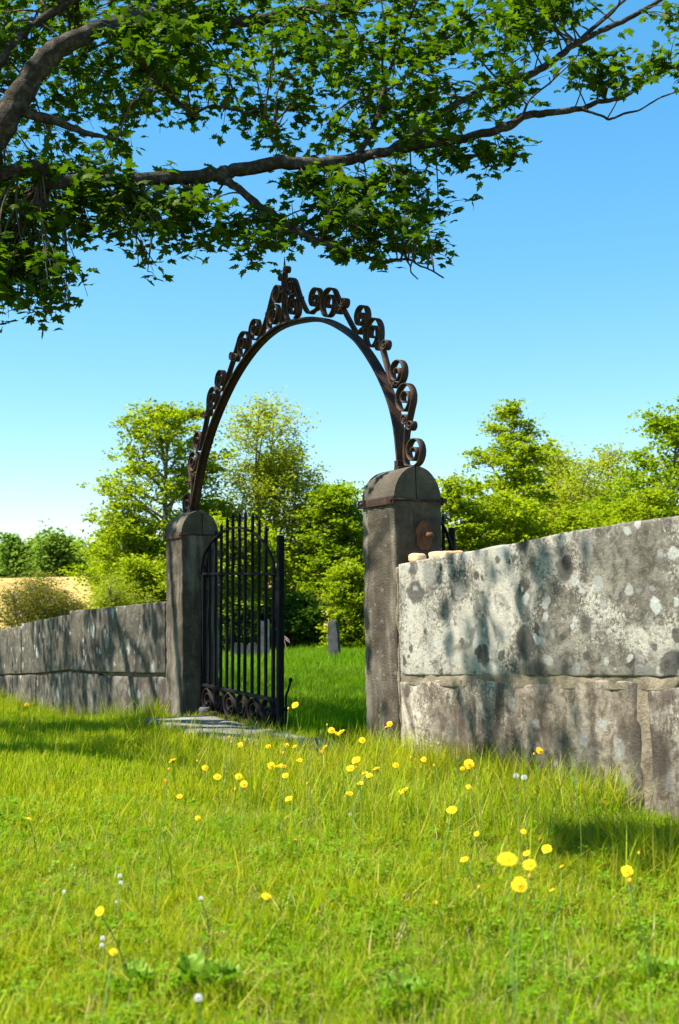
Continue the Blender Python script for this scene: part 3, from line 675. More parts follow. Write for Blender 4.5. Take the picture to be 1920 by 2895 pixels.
# right of the gate
BT(1420, 29, 1130, 300, 'tall sparse-topped maple rising beyond the lichen wall', 'leaf_yellowgreen', 6400, .15, .08, 'oval', 2, seed=64, flat=.35, clump=.062, up=.9)
BT(1330, 26, 1370, 260, 'dense yellow-green tree just beyond the wall beside the rusty plate pillar', 'leaf_yellowgreen', 7500, .14, .02, 'round', 3, seed=15, flat=.35)
BT(1590, 36, 1265, 210, 'thin greyish see-through tree between two fuller trees beyond the lichen wall', 'leaf_pale', 6500, .14, .1, 'oval', 3, seed=16, flat=.8, up=.9)
BT(1700, 37, 1285, 230, 'slender pale tree with bare-looking twigs beyond the lichen wall', 'leaf_pale', 6500, .14, .1, 'oval', 3, seed=17, flat=.8, up=.9)
BT(1640, 33, 1330, 300, 'hazy yellow-green tree filling the gap under the slender pale trees', 'leaf_pale', 5500, .14, .03, 'round', 4, seed=63, up=.8, flat=.8)
BT(1540, 27, 1410, 300, 'low spreading maple with bright layered leaves beyond the lichen wall', 'leaf_yellowgreen', 7500, .14, .02, 'round', 3, seed=18, flat=.3)
BT(1730, 28, 1420, 260, 'olive green spreading tree behind the wall below the slender pale tree', 'leaf_mid', 6000, .14, .02, 'round', 3, seed=19, flat=.4)
BT(1945, 27, 1075, 450, 'tallest broad maple at the end of the row beyond the lichen wall', 'leaf_mid', 11000, .15, .05, 'oval', 3, seed=20, flat=.3, clump=.062)
BT(1850, 25, 1400, 260, 'young bright maple in front of the tallest broad maple', 'leaf_yellowgreen', 6000, .13, .02, 'round', 2, seed=21, flat=.3)
# shrubs beyond the left wall
BT(60, 24, 1672, 330, 'dark olive feathery shrub spreading just beyond the long dark wall', 'leaf_olive', 7500, .10, .0, 'bush', 6, 'feathery_shrub', 'shrub', seed=22, flat=1.0, up=1.0, asp=.22, tilt=1.1, clump=.06)
BT(200, 24.5, 1705, 220, 'small dark olive shrub crowding against a larger feathery one', 'leaf_olive', 4500, .10, .0, 'bush', 5, 'feathery_shrub', 'shrub', seed=31, flat=1.0, up=1.0, asp=.22, tilt=1.1, clump=.06)
BT(320, 27, 1650, 200, 'light green brushy shrub beyond the long dark wall', 'leaf_pale', 4500, .10, .0, 'bush', 6, 'brushy_shrub', 'shrub', seed=23, flat=.9, up=1.0, asp=.3, tilt=1.0)
BT(390, 29, 1560, 230, 'leafy yellow-green bush at the foot of the tall layered maple', 'leaf_yellowgreen', 6000, .13, .0, 'bush', 4, 'leafy_bush', 'bush', seed=24, flat=.4)
BT(385, 43, 1550, 190, 'bushy green tree at the near edge of the golden field', 'leaf_mid', 4500, .17, .0, 'round', 3, seed=25)
BT(345, 50, 1580, 170, 'small vine-covered tree standing before the golden field end', 'leaf_mid', 3500, .18, .0, 'round', 2, seed=26)
far = [(-60, 95, 1530, 140), (20, 92, 1545, 110), (75, 86, 1522, 100), (130, 92, 1535, 110), (180, 84, 1518, 120), (245, 88, 1540, 120), (300, 86, 1505, 110), (350, 90, 1530, 110), (410, 86, 1520, 120), (470, 92, 1545, 130), (545, 92, 1555, 130),
       (620, 95, 1560, 130), (700, 95, 1560, 130), (790, 95, 1555, 130), (880, 95, 1560, 140), (970, 95, 1560, 140), (1070, 95, 1560, 140), (1180, 95, 1555, 150), (1290, 95, 1550, 150), (1410, 95, 1550, 150), (1530, 95, 1550, 150), (1650, 95, 1550, 150), (1780, 95, 1545, 150), (1900, 95, 1545, 150), (-170, 92, 1530, 150)]
for i, (x, D, ty, wd) in enumerate(far):
    BT(x, D, ty, wd*1.15, 'bluish green tree in the row along the far edge of the golden field' if i % 3 else 'brighter green tree among bluish ones along the far edge of the golden field', 'leaf_far' if i % 3 else 'leaf_mid', 2600, .34, .0, 'round', 2, seed=40+i, name='field_edge_tree', group='trees along the far edge of the field', flat=.7, clump=.1)

# ================================================================== THE NEAR MAPLE
rng = np.random.default_rng(99); R = random.Random(5)
TB = np.array([-2.5, -5.6, 0]); TB[2] = float(ground_z(TB[0], TB[1]))
maple = empty('maple_tree', TB, 'big spreading maple whose leafy limbs overhang the arch and gate', 'tree')
limbs = []
def limb(pts, seg=6, n=9):
    """pts: (px, py, depth, width in px)"""
    P = np.array([[*dep(x, y, D), .88*w_/FPX*D/2] for x, y, D, w_ in pts]); S = smooth_path(P, seg)
    return S
def add_limb(S, name='limb', n=9):
    limbs.append(S[:, :3]); i = len(limbs)
    wob = np.array([[noise.noise(Vector((k*.7, i*3.1, c_*9.7))) for c_ in range(3)] for k in range(len(S))])*S[:, 3:4]*.45
    obj(name, MB().tube(S[:, :3]+wob, S[:, 3], n, True, .22, i), 'bark', maple, True)
fork = TB+np.array([.15, .1, 2.6])
tr = smooth_path([(*TB-np.array([0, 0, .3]), .46), (*(TB+np.array([.02, .02, .5])), .37), (*(TB+np.array([.05, .05, 1.6])), .32), (*fork, .30), (*(TB+np.array([-.1, .2, 4.2])), .24), (*(TB+np.array([-.4, .1, 6.5])), .17), (*(TB+np.array([-.3, .5, 9])), .09), (*(TB+np.array([0, .7, 11])), .03)], 5)
add_limb(tr, 'trunk', 12)
def joined(start, r0, pts):
    Q = np.array([[*dep(x, y, D), .88*w_/FPX*D/2] for x, y, D, w_ in pts]); return smooth_path(np.vstack([[*start, r0], Q]), 6)
on = lambda z: TB+np.array([.0, .15, z])
L_main = joined(on(3.2), .11, [(-60, 515, 8.0, 46), (120, 518, 8.1, 44), (300, 512, 8.2, 44), (480, 505, 8.4, 43), (600, 494, 8.5, 48), (660, 482, 8.55, 44), (780, 462, 8.6, 44), (900, 462, 8.7, 38), (1010, 444, 8.75, 36), (1090, 430, 8.8, 32), (1230, 405, 8.9, 29), (1330, 385, 9.0, 27),
                           (1430, 358, 9.05, 26), (1490, 327, 9.1, 24), (1560, 320, 9.1, 21), (1650, 306, 9.2, 18), (1690, 288, 9.2, 16), (1760, 275, 9.3, 13), (1840, 222, 9.4, 11), (1960, 160, 9.5, 8)])
add_limb(L_main)
add_limb(limb([(622, 505, 8.52, 32), (665, 528, 8.45, 26), (720, 572, 8.4, 25), (800, 632, 8.35, 24), (870, 668, 8.3, 22), (950, 700, 8.3, 19), (1040, 730, 8.3, 15), (1095, 740, 8.3, 9), (1150, 732, 8.3, 8), (1185, 750, 8.3, 6), (1215, 762, 8.3, 5), (1255, 786, 8.3, 5)]))
add_limb(limb([(1150, 735, 8.3, 7), (1160, 752, 8.3, 5), (1163, 770, 8.3, 5), (1182, 790, 8.3, 4)]), n=6)
add_limb(limb([(1640, 308, 9.15, 11), (1700, 326, 9.1, 8), (1725, 337, 9.1, 8), (1770, 320, 9.1, 8), (1810, 310, 9.1, 6), (1870, 275, 9.1, 6), (1960, 245, 9.1, 4)]), n=6)
L_up = joined(on(2.9), .20, [(-330, 760, 7.85, 96), (-200, 615, 7.9, 92), (-90, 490, 7.9, 86), (0, 375, 7.9, 80), (62, 262, 7.95, 78), (128, 165, 8.0, 70), (215, 112, 8.1, 60), (310, 74, 8.4, 50), (420, 45, 8.8, 42), (560, 55, 9.9, 38), (700, 62, 10.1, 34), (850, 30, 10.3, 30), (1000, 20, 10.5, 22)])
add_limb(L_up)
add_limb(limb([(-140, 300, 8.4, 34), (-20, 200, 8.5, 30), (40, 115, 8.6, 28), (110, 60, 8.7, 27), (190, 12, 8.8, 26), (280, -60, 8.9, 22), (400, -170, 9, 14)]))
add_limb(limb([(-40, 300, 8.0, 46), (20, 298, 7.95, 40), (60, 318, 7.95, 34), (130, 335, 8.0, 30), (200, 360, 8.0, 24), (260, 380, 8.1, 16), (330, 395, 8.1, 8)]))
add_limb(limb([(1090, 428, 8.8, 20), (1180, 375, 9.0, 22), (1280, 300, 9.3, 22), (1380, 243, 9.5, 22), (1480, 218, 9.6, 22), (1560, 175, 9.7, 22), (1620, 128, 9.8, 20), (1700, 88, 9.9, 18), (1790, 45, 10, 15), (1900, -20, 10, 12), (2000, -90, 10, 7)]))
add_limb(limb([(1600, 145, 9.75, 14), (1660, 95, 9.7, 12), (1720, 40, 9.7, 10), (1790, -20, 9.7, 8), (1860, -80, 9.7, 4)]), n=6)
add_limb(limb([(1660, 95, 9.7, 10), (1745, 20, 9.6, 7), (1752, -40, 9.6, 5)]), n=6)
add_limb(limb([(1010, 440, 8.75, 22), (1060, 355, 8.9, 18), (1085, 260, 9.0, 15), (1105, 190, 9.0, 12), (1140, 100, 9.1, 9), (1185, -10, 9.2, 7)]))
add_limb(limb([(1085, 265, 9.0, 10), (1150, 210, 9.0, 8), (1240, 130, 9.1, 6), (1330, 60, 9.2, 5)]), n=6)
add_limb(limb([(1085, 240, 9.0, 8), (1080, 150, 8.9, 7), (1085, 60, 8.9, 5), (1075, -20, 8.9, 4)]), n=6)
add_limb(limb([(310, 70, 8.4, 30), (400, 180, 8.6, 18), (480, 260, 9.0, 14), (540, 320, 8.9, 10), (600, 300, 8.9, 9), (700, 320, 8.9, 7), (790, 350, 8.9, 5)]), n=6)
add_limb(limb([(1430, 350, 9.05, 10), (1475, 330, 9.0, 9), (1500, 280, 9, 7), (1560, 230, 9, 5)]), n=6)
for (az, z, e, L, r) in ((2.2, 4.5, .5, 5.5, .12), (3.4, 5.2, .45, 5.2, .11), (4.4, 4.0, .35, 5.0, .11), (.3, 6.5, .6, 5.0, .10), (5.6, 5.5, .5, 4.6, .10), (1.2, 7.2, .6, 4.6, .09), (2.9, 7.8, .7, 4.0, .08), (5.0, 7.5, .8, 3.6, .08), (4.0, 3.4, .2, 4.5, .10), (.9, 5.6, .35, 5.5, .10), (.1, 5.0, .45, 5.8, .10), (5.9, 4.2, .4, 5.2, .09), (.5, 8.0, .5, 4.8, .08), (1.7, 6.2, .55, 5.0, .09), (.75, 6.9, .25, 6.2, .09)):
    s = TB+np.array([-.15, .2, z]); dv = np.array([math.cos(az)*math.cos(e), math.sin(az)*math.cos(e), math.sin(e)])
    add_limb(smooth_path([[*(s+dv*L*q+np.array([0, 0, -.5*q*q])+np.array([R.uniform(-.2, .2), R.uniform(-.2, .2), 0])), r*(1-.97*q)+.004] for q in (0, .25, .5, .75, 1)], 4))

# leaf blade: five pointed lobes
half = [(.0, .0), (.15, -.07), (.33, -.10), (.29, .05), (.40, .07), (.57, .15), (.43, .25), (.50, .36), (.64, .50), (.44, .46), (.36, .52), (.22, .46), (.24, .60), (.30, .72), (.14, .70), (.10, .84)]
outl = half+[(0, 1.02)]+[(-x, y) for x, y in reversed(half[1:])]
outl = np.array(outl); nO = len(outl)
def leaf_template(k):
    r_ = np.random.default_rng(k); P = np.vstack([[0, .28], outl+r_.normal(0, .012, outl.shape)]); x, y = P[:, 0], P[:, 1]
    z = .22*np.abs(x)**1.3*(1 if k % 2 else -.8)-.30*(y-.2)**2*np.sign(y-.2)-.14*np.abs(x)*(k % 3 == 0)+.05*np.sin(7*x+k)*np.sin(6*y)
    tri = np.array([(0, 1+i, 1+(i+1) % nO) for i in range(nO)]); return np.stack([x, y-.1, z], 1), tri
TPL = [leaf_template(k) for k in range(4)]

# foliage masses: polygons in the picture, filled with leafy sprays at their own distances
def inpoly(x, y, poly):
    c = False; n = len(poly); j = n-1
    for i in range(n):
        if (poly[i][1] > y) != (poly[j][1] > y) and x < (poly[j][0]-poly[i][0])*(y-poly[i][1])/(poly[j][1]-poly[i][1])+poly[i][0]: c = not c
        j = i
    return c
masses = [  # polygon, depth range, number of sprays, spray half size in px
    ([(-60, -80), (1590, -80), (1560, 60), (1490, 120), (1450, 190), (1500, 250), (1430, 290), (1400, 360), (1270, 370), (1150, 400), (1020, 420), (930, 430), (820, 440), (720, 420), (640, 350), (540, 330), (430, 400), (300, 470), (120, 460), (90, 410), (20, 420), (-60, 430)], (8.5, 10.8), 150, 60),
    ([(-60, 470), (300, 500), (560, 520), (610, 590), (600, 690), (540, 700), (440, 650), (330, 650), (230, 650), (140, 670), (-60, 640)], (7.9, 9.0), 48, 56),
    ([(380, 720), (460, 725), (450, 765), (400, 770)], (8.0, 8.2), 3, 30),
    ([(-60, 640), (120, 730), (200, 800), (190, 870), (90, 890), (-60, 850)], (7.7, 8.5), 30, 52),
    ([(650, 620), (760, 590), (900, 580), (1010, 500), (1150, 490), (1270, 560), (1280, 680), (1230, 720), (1180, 690), (1080, 690), (950, 700), (820, 760), (700, 750), (640, 680)], (8.0, 8.9), 42, 52),
    ([(980, 700), (1060, 690), (1130, 700), (1090, 730), (1000, 725)], (8.2, 8.5), 3, 34),
    ([(800, 480), (960, 475), (1010, 520), (900, 570), (840, 540)], (8.4, 8.9), 6, 45),
    ([(1240, 400), (1400, 390), (1460, 430), (1450, 475), (1360, 470), (1260, 450)], (8.7, 9.1), 11, 42),
    ([(1590, 130), (1700, 140), (1780, 170), (1760, 250), (1680, 255), (1590, 230)], (8.9, 9.3), 12, 42),
    ([(1800, 140), (1960, 150), (1960, 225), (1860, 205)], (9.0, 9.5), 7, 40),
    ([(1850, 15), (1960, 20), (1960, 60), (1880, 55)], (9.6, 9.9), 3, 32),
    ([(320, 60), (420, 20), (540, 60), (600, 150), (560, 220), (430, 230), (330, 190)], (8.15, 8.45), 13, 46),
    ([(1440, -60), (1650, -60), (1620, 40), (1560, 90), (1470, 60)], (9.3, 10.2), 12, 50),
]
holes = [(60, 280, 55, 70), (150, 150, 60, 45), (808, 735, 95, 75), (610, 400, 75, 60), (700, 545, 55, 40), (50, 380, 45, 40), (330, 250, 35, 18), (1170, 460, 60, 25), (960, 250, 30, 18), (700, 120, 45, 18), (150, 300, 20, 14), (500, 200, 25, 14), (1330, 250, 25, 20), (880, 370, 30, 20)]
sprays = []     # centre, half size (m), leaf count
for poly, (d0, d1), n, sz in masses:
    xs = [p[0] for p in poly]; ys = [p[1] for p in poly]; k = 0; tries = 0; got = []
    while k < n and tries < 4000:
        tries += 1
        x = R.uniform(min(xs), max(xs)); y = R.uniform(min(ys), max(ys))
        if not inpoly(x, y, poly): continue
        if any(((x-hx)/hr)**2+((y-hy)/hq)**2 < 1 for hx, hy, hr, hq in holes): continue
        if tries < 2500 and any((x-gx)**2/1.6+(y-gy)**2*1.6 < (sz*.62)**2 for gx, gy in got): continue
        got.append((x, y)); D = R.uniform(d0, d1); k += 1
        sprays.append((dep(x, y, D), sz*D/FPX*1.15, int(33*(sz/55)**2)))
# the rest of the crown, above and left of the view
def shadow_xy(p): t = (p[2]-.3)/SUN[2]; return p[0]-SUN[0]*t, p[1]-SUN[1]*t
cnt = 0
while cnt < 330:
    az = R.uniform(0, 2*math.pi); rr = 7.0*math.sqrt(R.uniform(0.01, 1)); z = R.uniform(3.2, 11.5)
    lim = 7.0*math.sqrt(max(0, 1-((z-5.2)/6.5)**2)) if z > 5.2 else 7.0*(.55+.45*(z-3.2)/2)
    if rr > lim: continue
    p = TB+np.array([math.cos(az)*rr, math.sin(az)*rr, z])
    q = p-CAM; zc = q@DV; X = 960+FPX*(q@RV)/max(zc, .1); Y = 1447.5-FPX*(q@UV)/max(zc, .1)
    if zc > 0 and -140 < X < 2060 and -170 < Y < 3200: continue
    if zc > 0 and zc < 5.5: continue
    if q[:2]@q[:2] < 9: continue
    sx, sy = shadow_xy(p)
    lawn = (1.9 < sx < 8 and -5 < sy < -.30 and not (5.2 < sx < 6.6 and sy > -1.1)) or (sx > .3 and -3.0 < sy < -.9)
    if lawn: cnt += .25; continue
    if sx < 1.9 and sy < -.3 and R.random() < .5: cnt += .5; continue
    cnt += 1; sprays.append((p, .26, 17))
# unseen leaf sprays added along sun rays to cast dappled shade on walls and pillars
n_shade = 0; tries = 0
while n_shade < 230 and tries < 9000:
    tries += 1
    if R.random() < .62: tx, tz = R.uniform(-2.3, 5.6), R.uniform(-.1, 1.9)
    else: tx, tz = R.uniform(-9, -2), R.uniform(-.2, 1.1)
    if R.random() < .25: ty, tz = R.uniform(.5, 5), 0.
    else: ty = R.uniform(-.1, .2)
    hgt = R.uniform(4.2, 9.0); t = (hgt-tz)/SUN[2]; p = np.array([tx, ty, tz])+SUN*t
    if np.hypot(*(p-TB)[:2]) > 8.0: continue
    q = p-CAM; zc = q@DV; X = 960+FPX*(q@RV)/max(zc, .1); Y = 1447.5-FPX*(q@UV)/max(zc, .1)
    if zc > 0 and -120 < X < 2060 and -150 < Y < 3200: continue
    if noise.noise(Vector((tx*1.1, tz*1.3, 3.7))) > .22: continue
    n_shade += 1; sprays.append((p, .24, 16))
for tx, ty, tz, hl, hh_ in [(R.uniform(-9, 1.5), R.uniform(.8, 7.5), 0., 6.5, 11) for _ in range(900)]+[(5.0+R.uniform(-.3, .5), -.62+R.uniform(-.25, .35), .1, 5.5, 9) for _ in range(45)]+[(5.0*q1-3.6, -2.25+1.45*q2, -.1, 4.6, 8.5) for q1, q2 in [(R.random(), R.random()) for _ in range(75)] if q2 > q1*.55]:  # more unseen sprays, added to shade cemetery grass, right lawn edge and left lawn
    if n_shade > 330 and tx < 4 and ty > 0: continue
    p = np.array([tx, ty, tz])+SUN*(R.uniform(hl, hh_)/SUN[2])
    if np.hypot(*(p-TB)[:2]) > 8.6: continue
    q = p-CAM; zc = q@DV; X = 960+FPX*(q@RV)/max(zc, .1); Y = 1447.5-FPX*(q@UV)/max(zc, .1)
    if zc > 0 and -120 < X < 2060 and -150 < Y < 3200: continue
    if noise.noise(Vector((tx*.5, ty*.6, 9.1))) > .15: continue
    n_shade += 1; sprays.append((p, .26, 16))
# openings in the crown through which the sun reaches walls, pillars and threshold
openings = [(1.9, 0, 1.62, .16), (1.85, 0, .95, .2), (2.28, 0, 1.05, .22), (2.3, 0, .5, .2), (4.4, 0, .35, .32), (4.3, 0, 1.25, .2), (-1.9, 0, 1.25, .2), (-1.88, 0, .35, .3), (-2.9, 0, .2, .4), (-7.7, 0, .5, .28), (-8.5, 0, .55, .15), (-1.2, -.2, .02, .3), (2.3, .2, 1.4, .2), (.5, 1.8, 0, .45), (*dep(440, 140, 8.3), .55), (*dep(560, 200, 8.5), .4), (*dep(1120, 80, 8.8), .4), (*dep(120, 480, 8.0), .3)]
def lets_sun(p):
    for a, b, c_, r_ in openings:
        v = p-np.array([a, b, c_]); 
        if np.linalg.norm(v-SUN*(v@SUN)) < r_+.16: return False
    return True
n_in = sum(n for _, _, n, _ in masses)
def over_glow(p):        # nothing hangs between the sun and the bright upper left spray
    v = p-dep(440, 140, 8.3); t = v@SUN; return t > .32 and np.linalg.norm(v-SUN*t) < .5
sprays = [sp for i, sp in enumerate(sprays) if (i < n_in and not over_glow(sp[0])) or (i >= n_in and lets_sun(sp[0]))]
print('shade sprays', n_shade, len(sprays))
LP, LT, LS, LX, LY, LZ = [], [], [], [], [], []
twig = MB(); allp = np.vstack(limbs)
def inview(P, pad=0):
    q = P-CAM; zc = np.maximum(q@DV, .05); X = 960+FPX*(q@RV)/zc; Y = 1447.5-FPX*(q@UV)/zc
    return (q@DV > 0) & (X > -pad) & (X < 1920+pad) & (Y > -pad) & (Y < 2895)
lv = inview(allp, 60)
for c_, hs_, nl in sprays:
    d2 = ((allp-c_)**2).sum(1); pen = np.where(lv == bool(inview(c_[None], 60)[0]), 0, 60.)+np.where((allp[:, 2] > c_[2]+.9), 2., 0); s = allp[int(np.argmin(d2+pen+rng.uniform(0, .15, len(allp))))]; Lg = np.linalg.norm(c_-s)
    mid = (s+c_)/2+np.array([R.uniform(-.1, .1), R.uniform(-.1, .1), .12*Lg])*min(1, Lg)
    path = smooth_path([s, mid, c_], 4)
    if Lg > 1.2 and not inview(c_[None], 60)[0]: path = smooth_path([c_+(s-c_)*.7/Lg, c_+(s-c_)*.35/Lg+(0, 0, .03), c_], 4); Lg = .05
    twig.tube(path, np.linspace(min(.018, .004+.008*Lg), .0035, len(path)), 5, False)
    nt_ = max(2, nl//5)
    for k in range(nt_):
        b = path[R.randrange(len(path)//2, len(path))]
        off = np.array([R.uniform(-1, 1), R.uniform(-1, 1), R.uniform(-.62, .5)])*hs_*1.15; e = c_+off
        twig.tube([b, (b+e)/2+np.array([0, 0, .02]), e], [.0035, .0028, .0018], 4, False)
        m_ = int(round(nl/nt_))+R.choice((-1, 0, 1))
        for j in range(max(2, m_)):
            P = b+(e-b)*R.uniform(.35, 1.12)+rng.normal(size=3)*np.array([.055, .055, .035])
            LP.append(P); LT.append(R.randrange(4)); LS.append(R.uniform(.052, .096))
nL = len(LP); LP = np.array(LP); LT = np.array(LT); LS = np.array(LS)
# leaves lean outwards and hang a little at the tip
th = np.abs(rng.normal(0, .62, nL)); ph = rng.uniform(0, 2*np.pi, nL)
LZ = np.stack([np.sin(th)*np.cos(ph), np.sin(th)*np.sin(ph), np.cos(th)], 1)
az = rng.uniform(0, 2*np.pi, nL); LY = np.stack([np.cos(az), np.sin(az), -.55+rng.normal(0, .25, nL)], 1)
LY -= LZ*(LY*LZ).sum(1)[:, None]; LY /= np.linalg.norm(LY, axis=1)[:, None]; LX = np.cross(LY, LZ)
q = LP-CAM; zc = q@DV; X = 960+FPX*(q@RV)/zc; Y = 1447.5-FPX*(q@UV)/zc
vis = (zc > 0) & (X > 0) & (X < 1920) & (Y > 0) & (Y < 900)
score = np.where(vis, LS/np.maximum(zc, .1), 0); own = set(np.argsort(-score)[:300].tolist())
TM = []
for k in range(4):
    me = mesh_np('leaf', TPL[k][0], TPL[k][1]); me.materials.append(M['maple_leaf']); TM.append(me)
VV, FF, o_ = [], [], 0
for i in range(nL):
    Rm = np.stack([LX[i], LY[i], LZ[i]], 1)*LS[i]
    if i in own:
        o = bpy.data.objects.new('leaf', TM[LT[i]]); COL.objects.link(o); o.parent = maple
        mm = np.eye(4); mm[:3, :3] = Rm; mm[:3, 3] = LP[i]-WLOC[maple]; o.matrix_local = Matrix(mm.tolist()); continue
    v, t = TPL[LT[i]]; VV.append(v@Rm.T+LP[i]); FF.append(t+o_); o_ += len(v)
me = mesh_np('foliage', np.vstack(VV)-WLOC[maple], np.vstack(FF)); tag(finish(me, 'foliage', 'maple_leaf', maple, False), kind='stuff')
tag(obj('twigs', twig, 'twig_bark', maple, True), kind='stuff')
print('maple leaves', nL, 'twig verts', len(twig.v))

# ================================================================== GRASS
rng = np.random.default_rng(2024)
def tuft(nb, h0, h1, rad, wd, seed, lean=.35, mat='grass_blade'):
    r_ = np.random.default_rng(seed); V, Fq = [], []
    for i in range(nb):
        a = r_.uniform(0, 2*np.pi); rr = rad*math.sqrt(r_.uniform()); bx, by = rr*math.cos(a), rr*math.sin(a)
        h = r_.uniform(h0, h1); d = r_.uniform(0, 2*np.pi); ln = abs(r_.normal(0, lean))*h; bend = r_.uniform(.3, 1.5)
        dx, dy = math.cos(d), math.sin(d); sx, sy = -dy, dx; w_ = wd*r_.uniform(.6, 1.4)/2; o = len(V)
        tw = r_.uniform(-.6, .6); sx, sy = sx*math.cos(tw)-sy*math.sin(tw), sx*math.sin(tw)+sy*math.cos(tw)
        for t, ww in ((0, 1.), (.4, .95), (.75, .6), (1., .08)):
            z = h*t*(1-.25*bend*(ln/h)*t); f_ = ln*t**(1+bend)
            V += [(bx+dx*f_-sx*w_*ww, by+dy*f_-sy*w_*ww, z-.01), (bx+dx*f_+sx*w_*ww, by+dy*f_+sy*w_*ww, z-.01)]
        for k in range(3): Fq.append((o+2*k, o+2*k+1, o+2*k+3, o+2*k+2))
    me = mesh_np('grass_tuft', np.array(V), np.array(Fq)); me.materials.append(M[mat]); return me
def grass(name, label, P, S, tufts, tilt=.12):
    """one scatter object: points with a scale and a heading, a tuft on each"""
    n = len(P); me = bpy.data.meshes.new(name); me.vertices.add(n); me.vertices.foreach_set('co', np.ascontiguousarray(P, np.float32).ravel())
    at = me.attributes.new('ts', 'FLOAT', 'POINT'); at.data.foreach_set('value', np.ascontiguousarray(S, np.float32))
    rt = np.stack([rng.normal(0, tilt, n), rng.normal(0, tilt, n), rng.uniform(0, 6.283, n)], 1)
    at = me.attributes.new('rt', 'FLOAT_VECTOR', 'POINT'); at.data.foreach_set('vector', np.ascontiguousarray(rt, np.float32).ravel())
    at = me.attributes.new('ix', 'INT', 'POINT'); at.data.foreach_set('value', rng.integers(0, len(tufts), n).astype(np.int32))
    o = bpy.data.objects.new(name, me); COL.objects.link(o); tag(o, label, None, None, 'stuff')
    ng = bpy.data.node_groups.new(name, 'GeometryNodeTree'); ng.interface.new_socket('Geometry', in_out='INPUT', socket_type='NodeSocketGeometry'); ng.interface.new_socket('Geometry', in_out='OUTPUT', socket_type='NodeSocketGeometry')
    N, L = ng.nodes, ng.links
    gi = N.new('NodeGroupInput'); go = N.new('NodeGroupOutput'); mp = N.new('GeometryNodeMeshToPoints'); ip_ = N.new('GeometryNodeInstanceOnPoints')
    gti = N.new('GeometryNodeGeometryToInstance')
    for t in tufts:
        to = bpy.data.objects.new('grass_tuft', t); oi = N.new('GeometryNodeObjectInfo'); oi.inputs['Object'].default_value = to; oi.inputs['As Instance'].default_value = False
        L.new(oi.outputs['Geometry'], gti.inputs[0])
    # one instance per tuft kind, joined
    N.remove(gti); jn = N.new('GeometryNodeJoinGeometry')
    for oi in [x for x in N if x.bl_idname == 'GeometryNodeObjectInfo']:
        g2 = N.new('GeometryNodeGeometryToInstance'); L.new(oi.outputs['Geometry'], g2.inputs[0]); L.new(g2.outputs[0], jn.inputs[0])
    def attr(nm, ty):
        a = N.new('GeometryNodeInputNamedAttribute'); a.data_type = ty; a.inputs['Name'].default_value = nm; return a.outputs['Attribute']
    L.new(gi.outputs[0], mp.inputs[0]); L.new(mp.outputs[0], ip_.inputs['Points']); L.new(jn.outputs[0], ip_.inputs['Instance'])
    ip_.inputs['Pick Instance'].default_value = True
    L.new(attr('ix', 'INT'), ip_.inputs['Instance Index']); L.new(attr('ts', 'FLOAT'), ip_.inputs['Scale']); 
    er = N.new('FunctionNodeEulerToRotation'); L.new(attr('rt', 'FLOAT_VECTOR'), er.inputs[0]); L.new(er.outputs[0], ip_.inputs['Rotation'])
    L.new(ip_.outputs[0], go.inputs[0])
    md = o.modifiers.new('scatter', 'NODES'); md.node_group = ng; return o
def blocked(x, y):
    b = (y > -.02) & (y < .36) & ((x < -1.66) | (x > 1.66))
    b |= (x > -1.42) & (x < 1.72) & (y > -.43) & (y < .12)
    b |= (x > -2.0) & (x < -1.47) & (y > -.86) & (y < -.56)
    b |= (x > -1.4) & (x < 1.3) & (y > -.68) & (y < -.4) & (np.sin(x*9.1)+np.sin(x*23.7+1)+np.sin(y*31) > -.9)
    return b
def scatter(D0, D1, dens, side=.36, pad=.5):
    n = int(dens*((D1**2-D0**2)*side+2*pad*(D1-D0)))
    D = np.sqrt(rng.uniform(D0**2, D1**2, n)); s = rng.uniform(-1, 1, n)*(side*D+pad)
    p = CAM[:2][None]+D[:, None]*DH+s[:, None]*RH; k = ~blocked(p[:, 0], p[:, 1]); p = p[k]
    return np.column_stack([p, ground_z(p[:, 0], p[:, 1])])
mat_leaf('straw_blade', [(.42, .36, .15), (.52, .44, .22), (.36, .34, .10)], .4, (1.1, 1.05, .7), .05)
mat_leaf('clover_leaf', [(.09, .20, .006), (.13, .26, .008), (.19, .31, .010)], .42, (1.2, 1.25, .4), .10)
def clover_patch(seed):
    r_ = np.random.default_rng(seed); V, Fq = [], []
    for i in range(9):
        x, y, h = r_.normal(0, .035), r_.normal(0, .035), r_.uniform(.03, .085); a0 = r_.uniform(0, 6.28); sz = r_.uniform(.008, .014)
        for k in range(3):
            a = a0+k*2.094; o = len(V)
            for da, rr, dz in ((0, .1, 0), (-.45, 1.3, .25), (0, 1.9, .1), (.45, 1.3, .25)): V.append((x+rr*sz*math.cos(a+da), y+rr*sz*math.sin(a+da), h+dz*sz))
            Fq.append((o, o+1, o+2, o+3))
    me = mesh_np('clover_patch', np.array(V), np.array(Fq)); me.materials.append(M['clover_leaf']); return me
T_near = [tuft(24, .035, .11, .055, .0036, 100+i, .6) for i in range(6)]+[tuft(16, .06, .15, .05, .0046, 120, .6), tuft(14, .02, .09, .06, .0032, 121, 1.1, 'straw_blade'), clover_patch(5), tuft(26, .02, .06, .06, .0036, 122, .8)]
T_tall = [tuft(9, .12, .34, .04, .0042, 200+i, .5) for i in range(5)]
T_mid = [tuft(22, .05, .13, .085, .0055, 300+i, .5) for i in range(5)]
T_far = [tuft(18, .08, .2, .16, .010, 400+i, .45, 'grass_deep') for i in range(4)]
def nz(P, f, seed):
    return np.array([noise.noise(Vector((p[0]*f+seed, p[1]*f, seed))) for p in P])
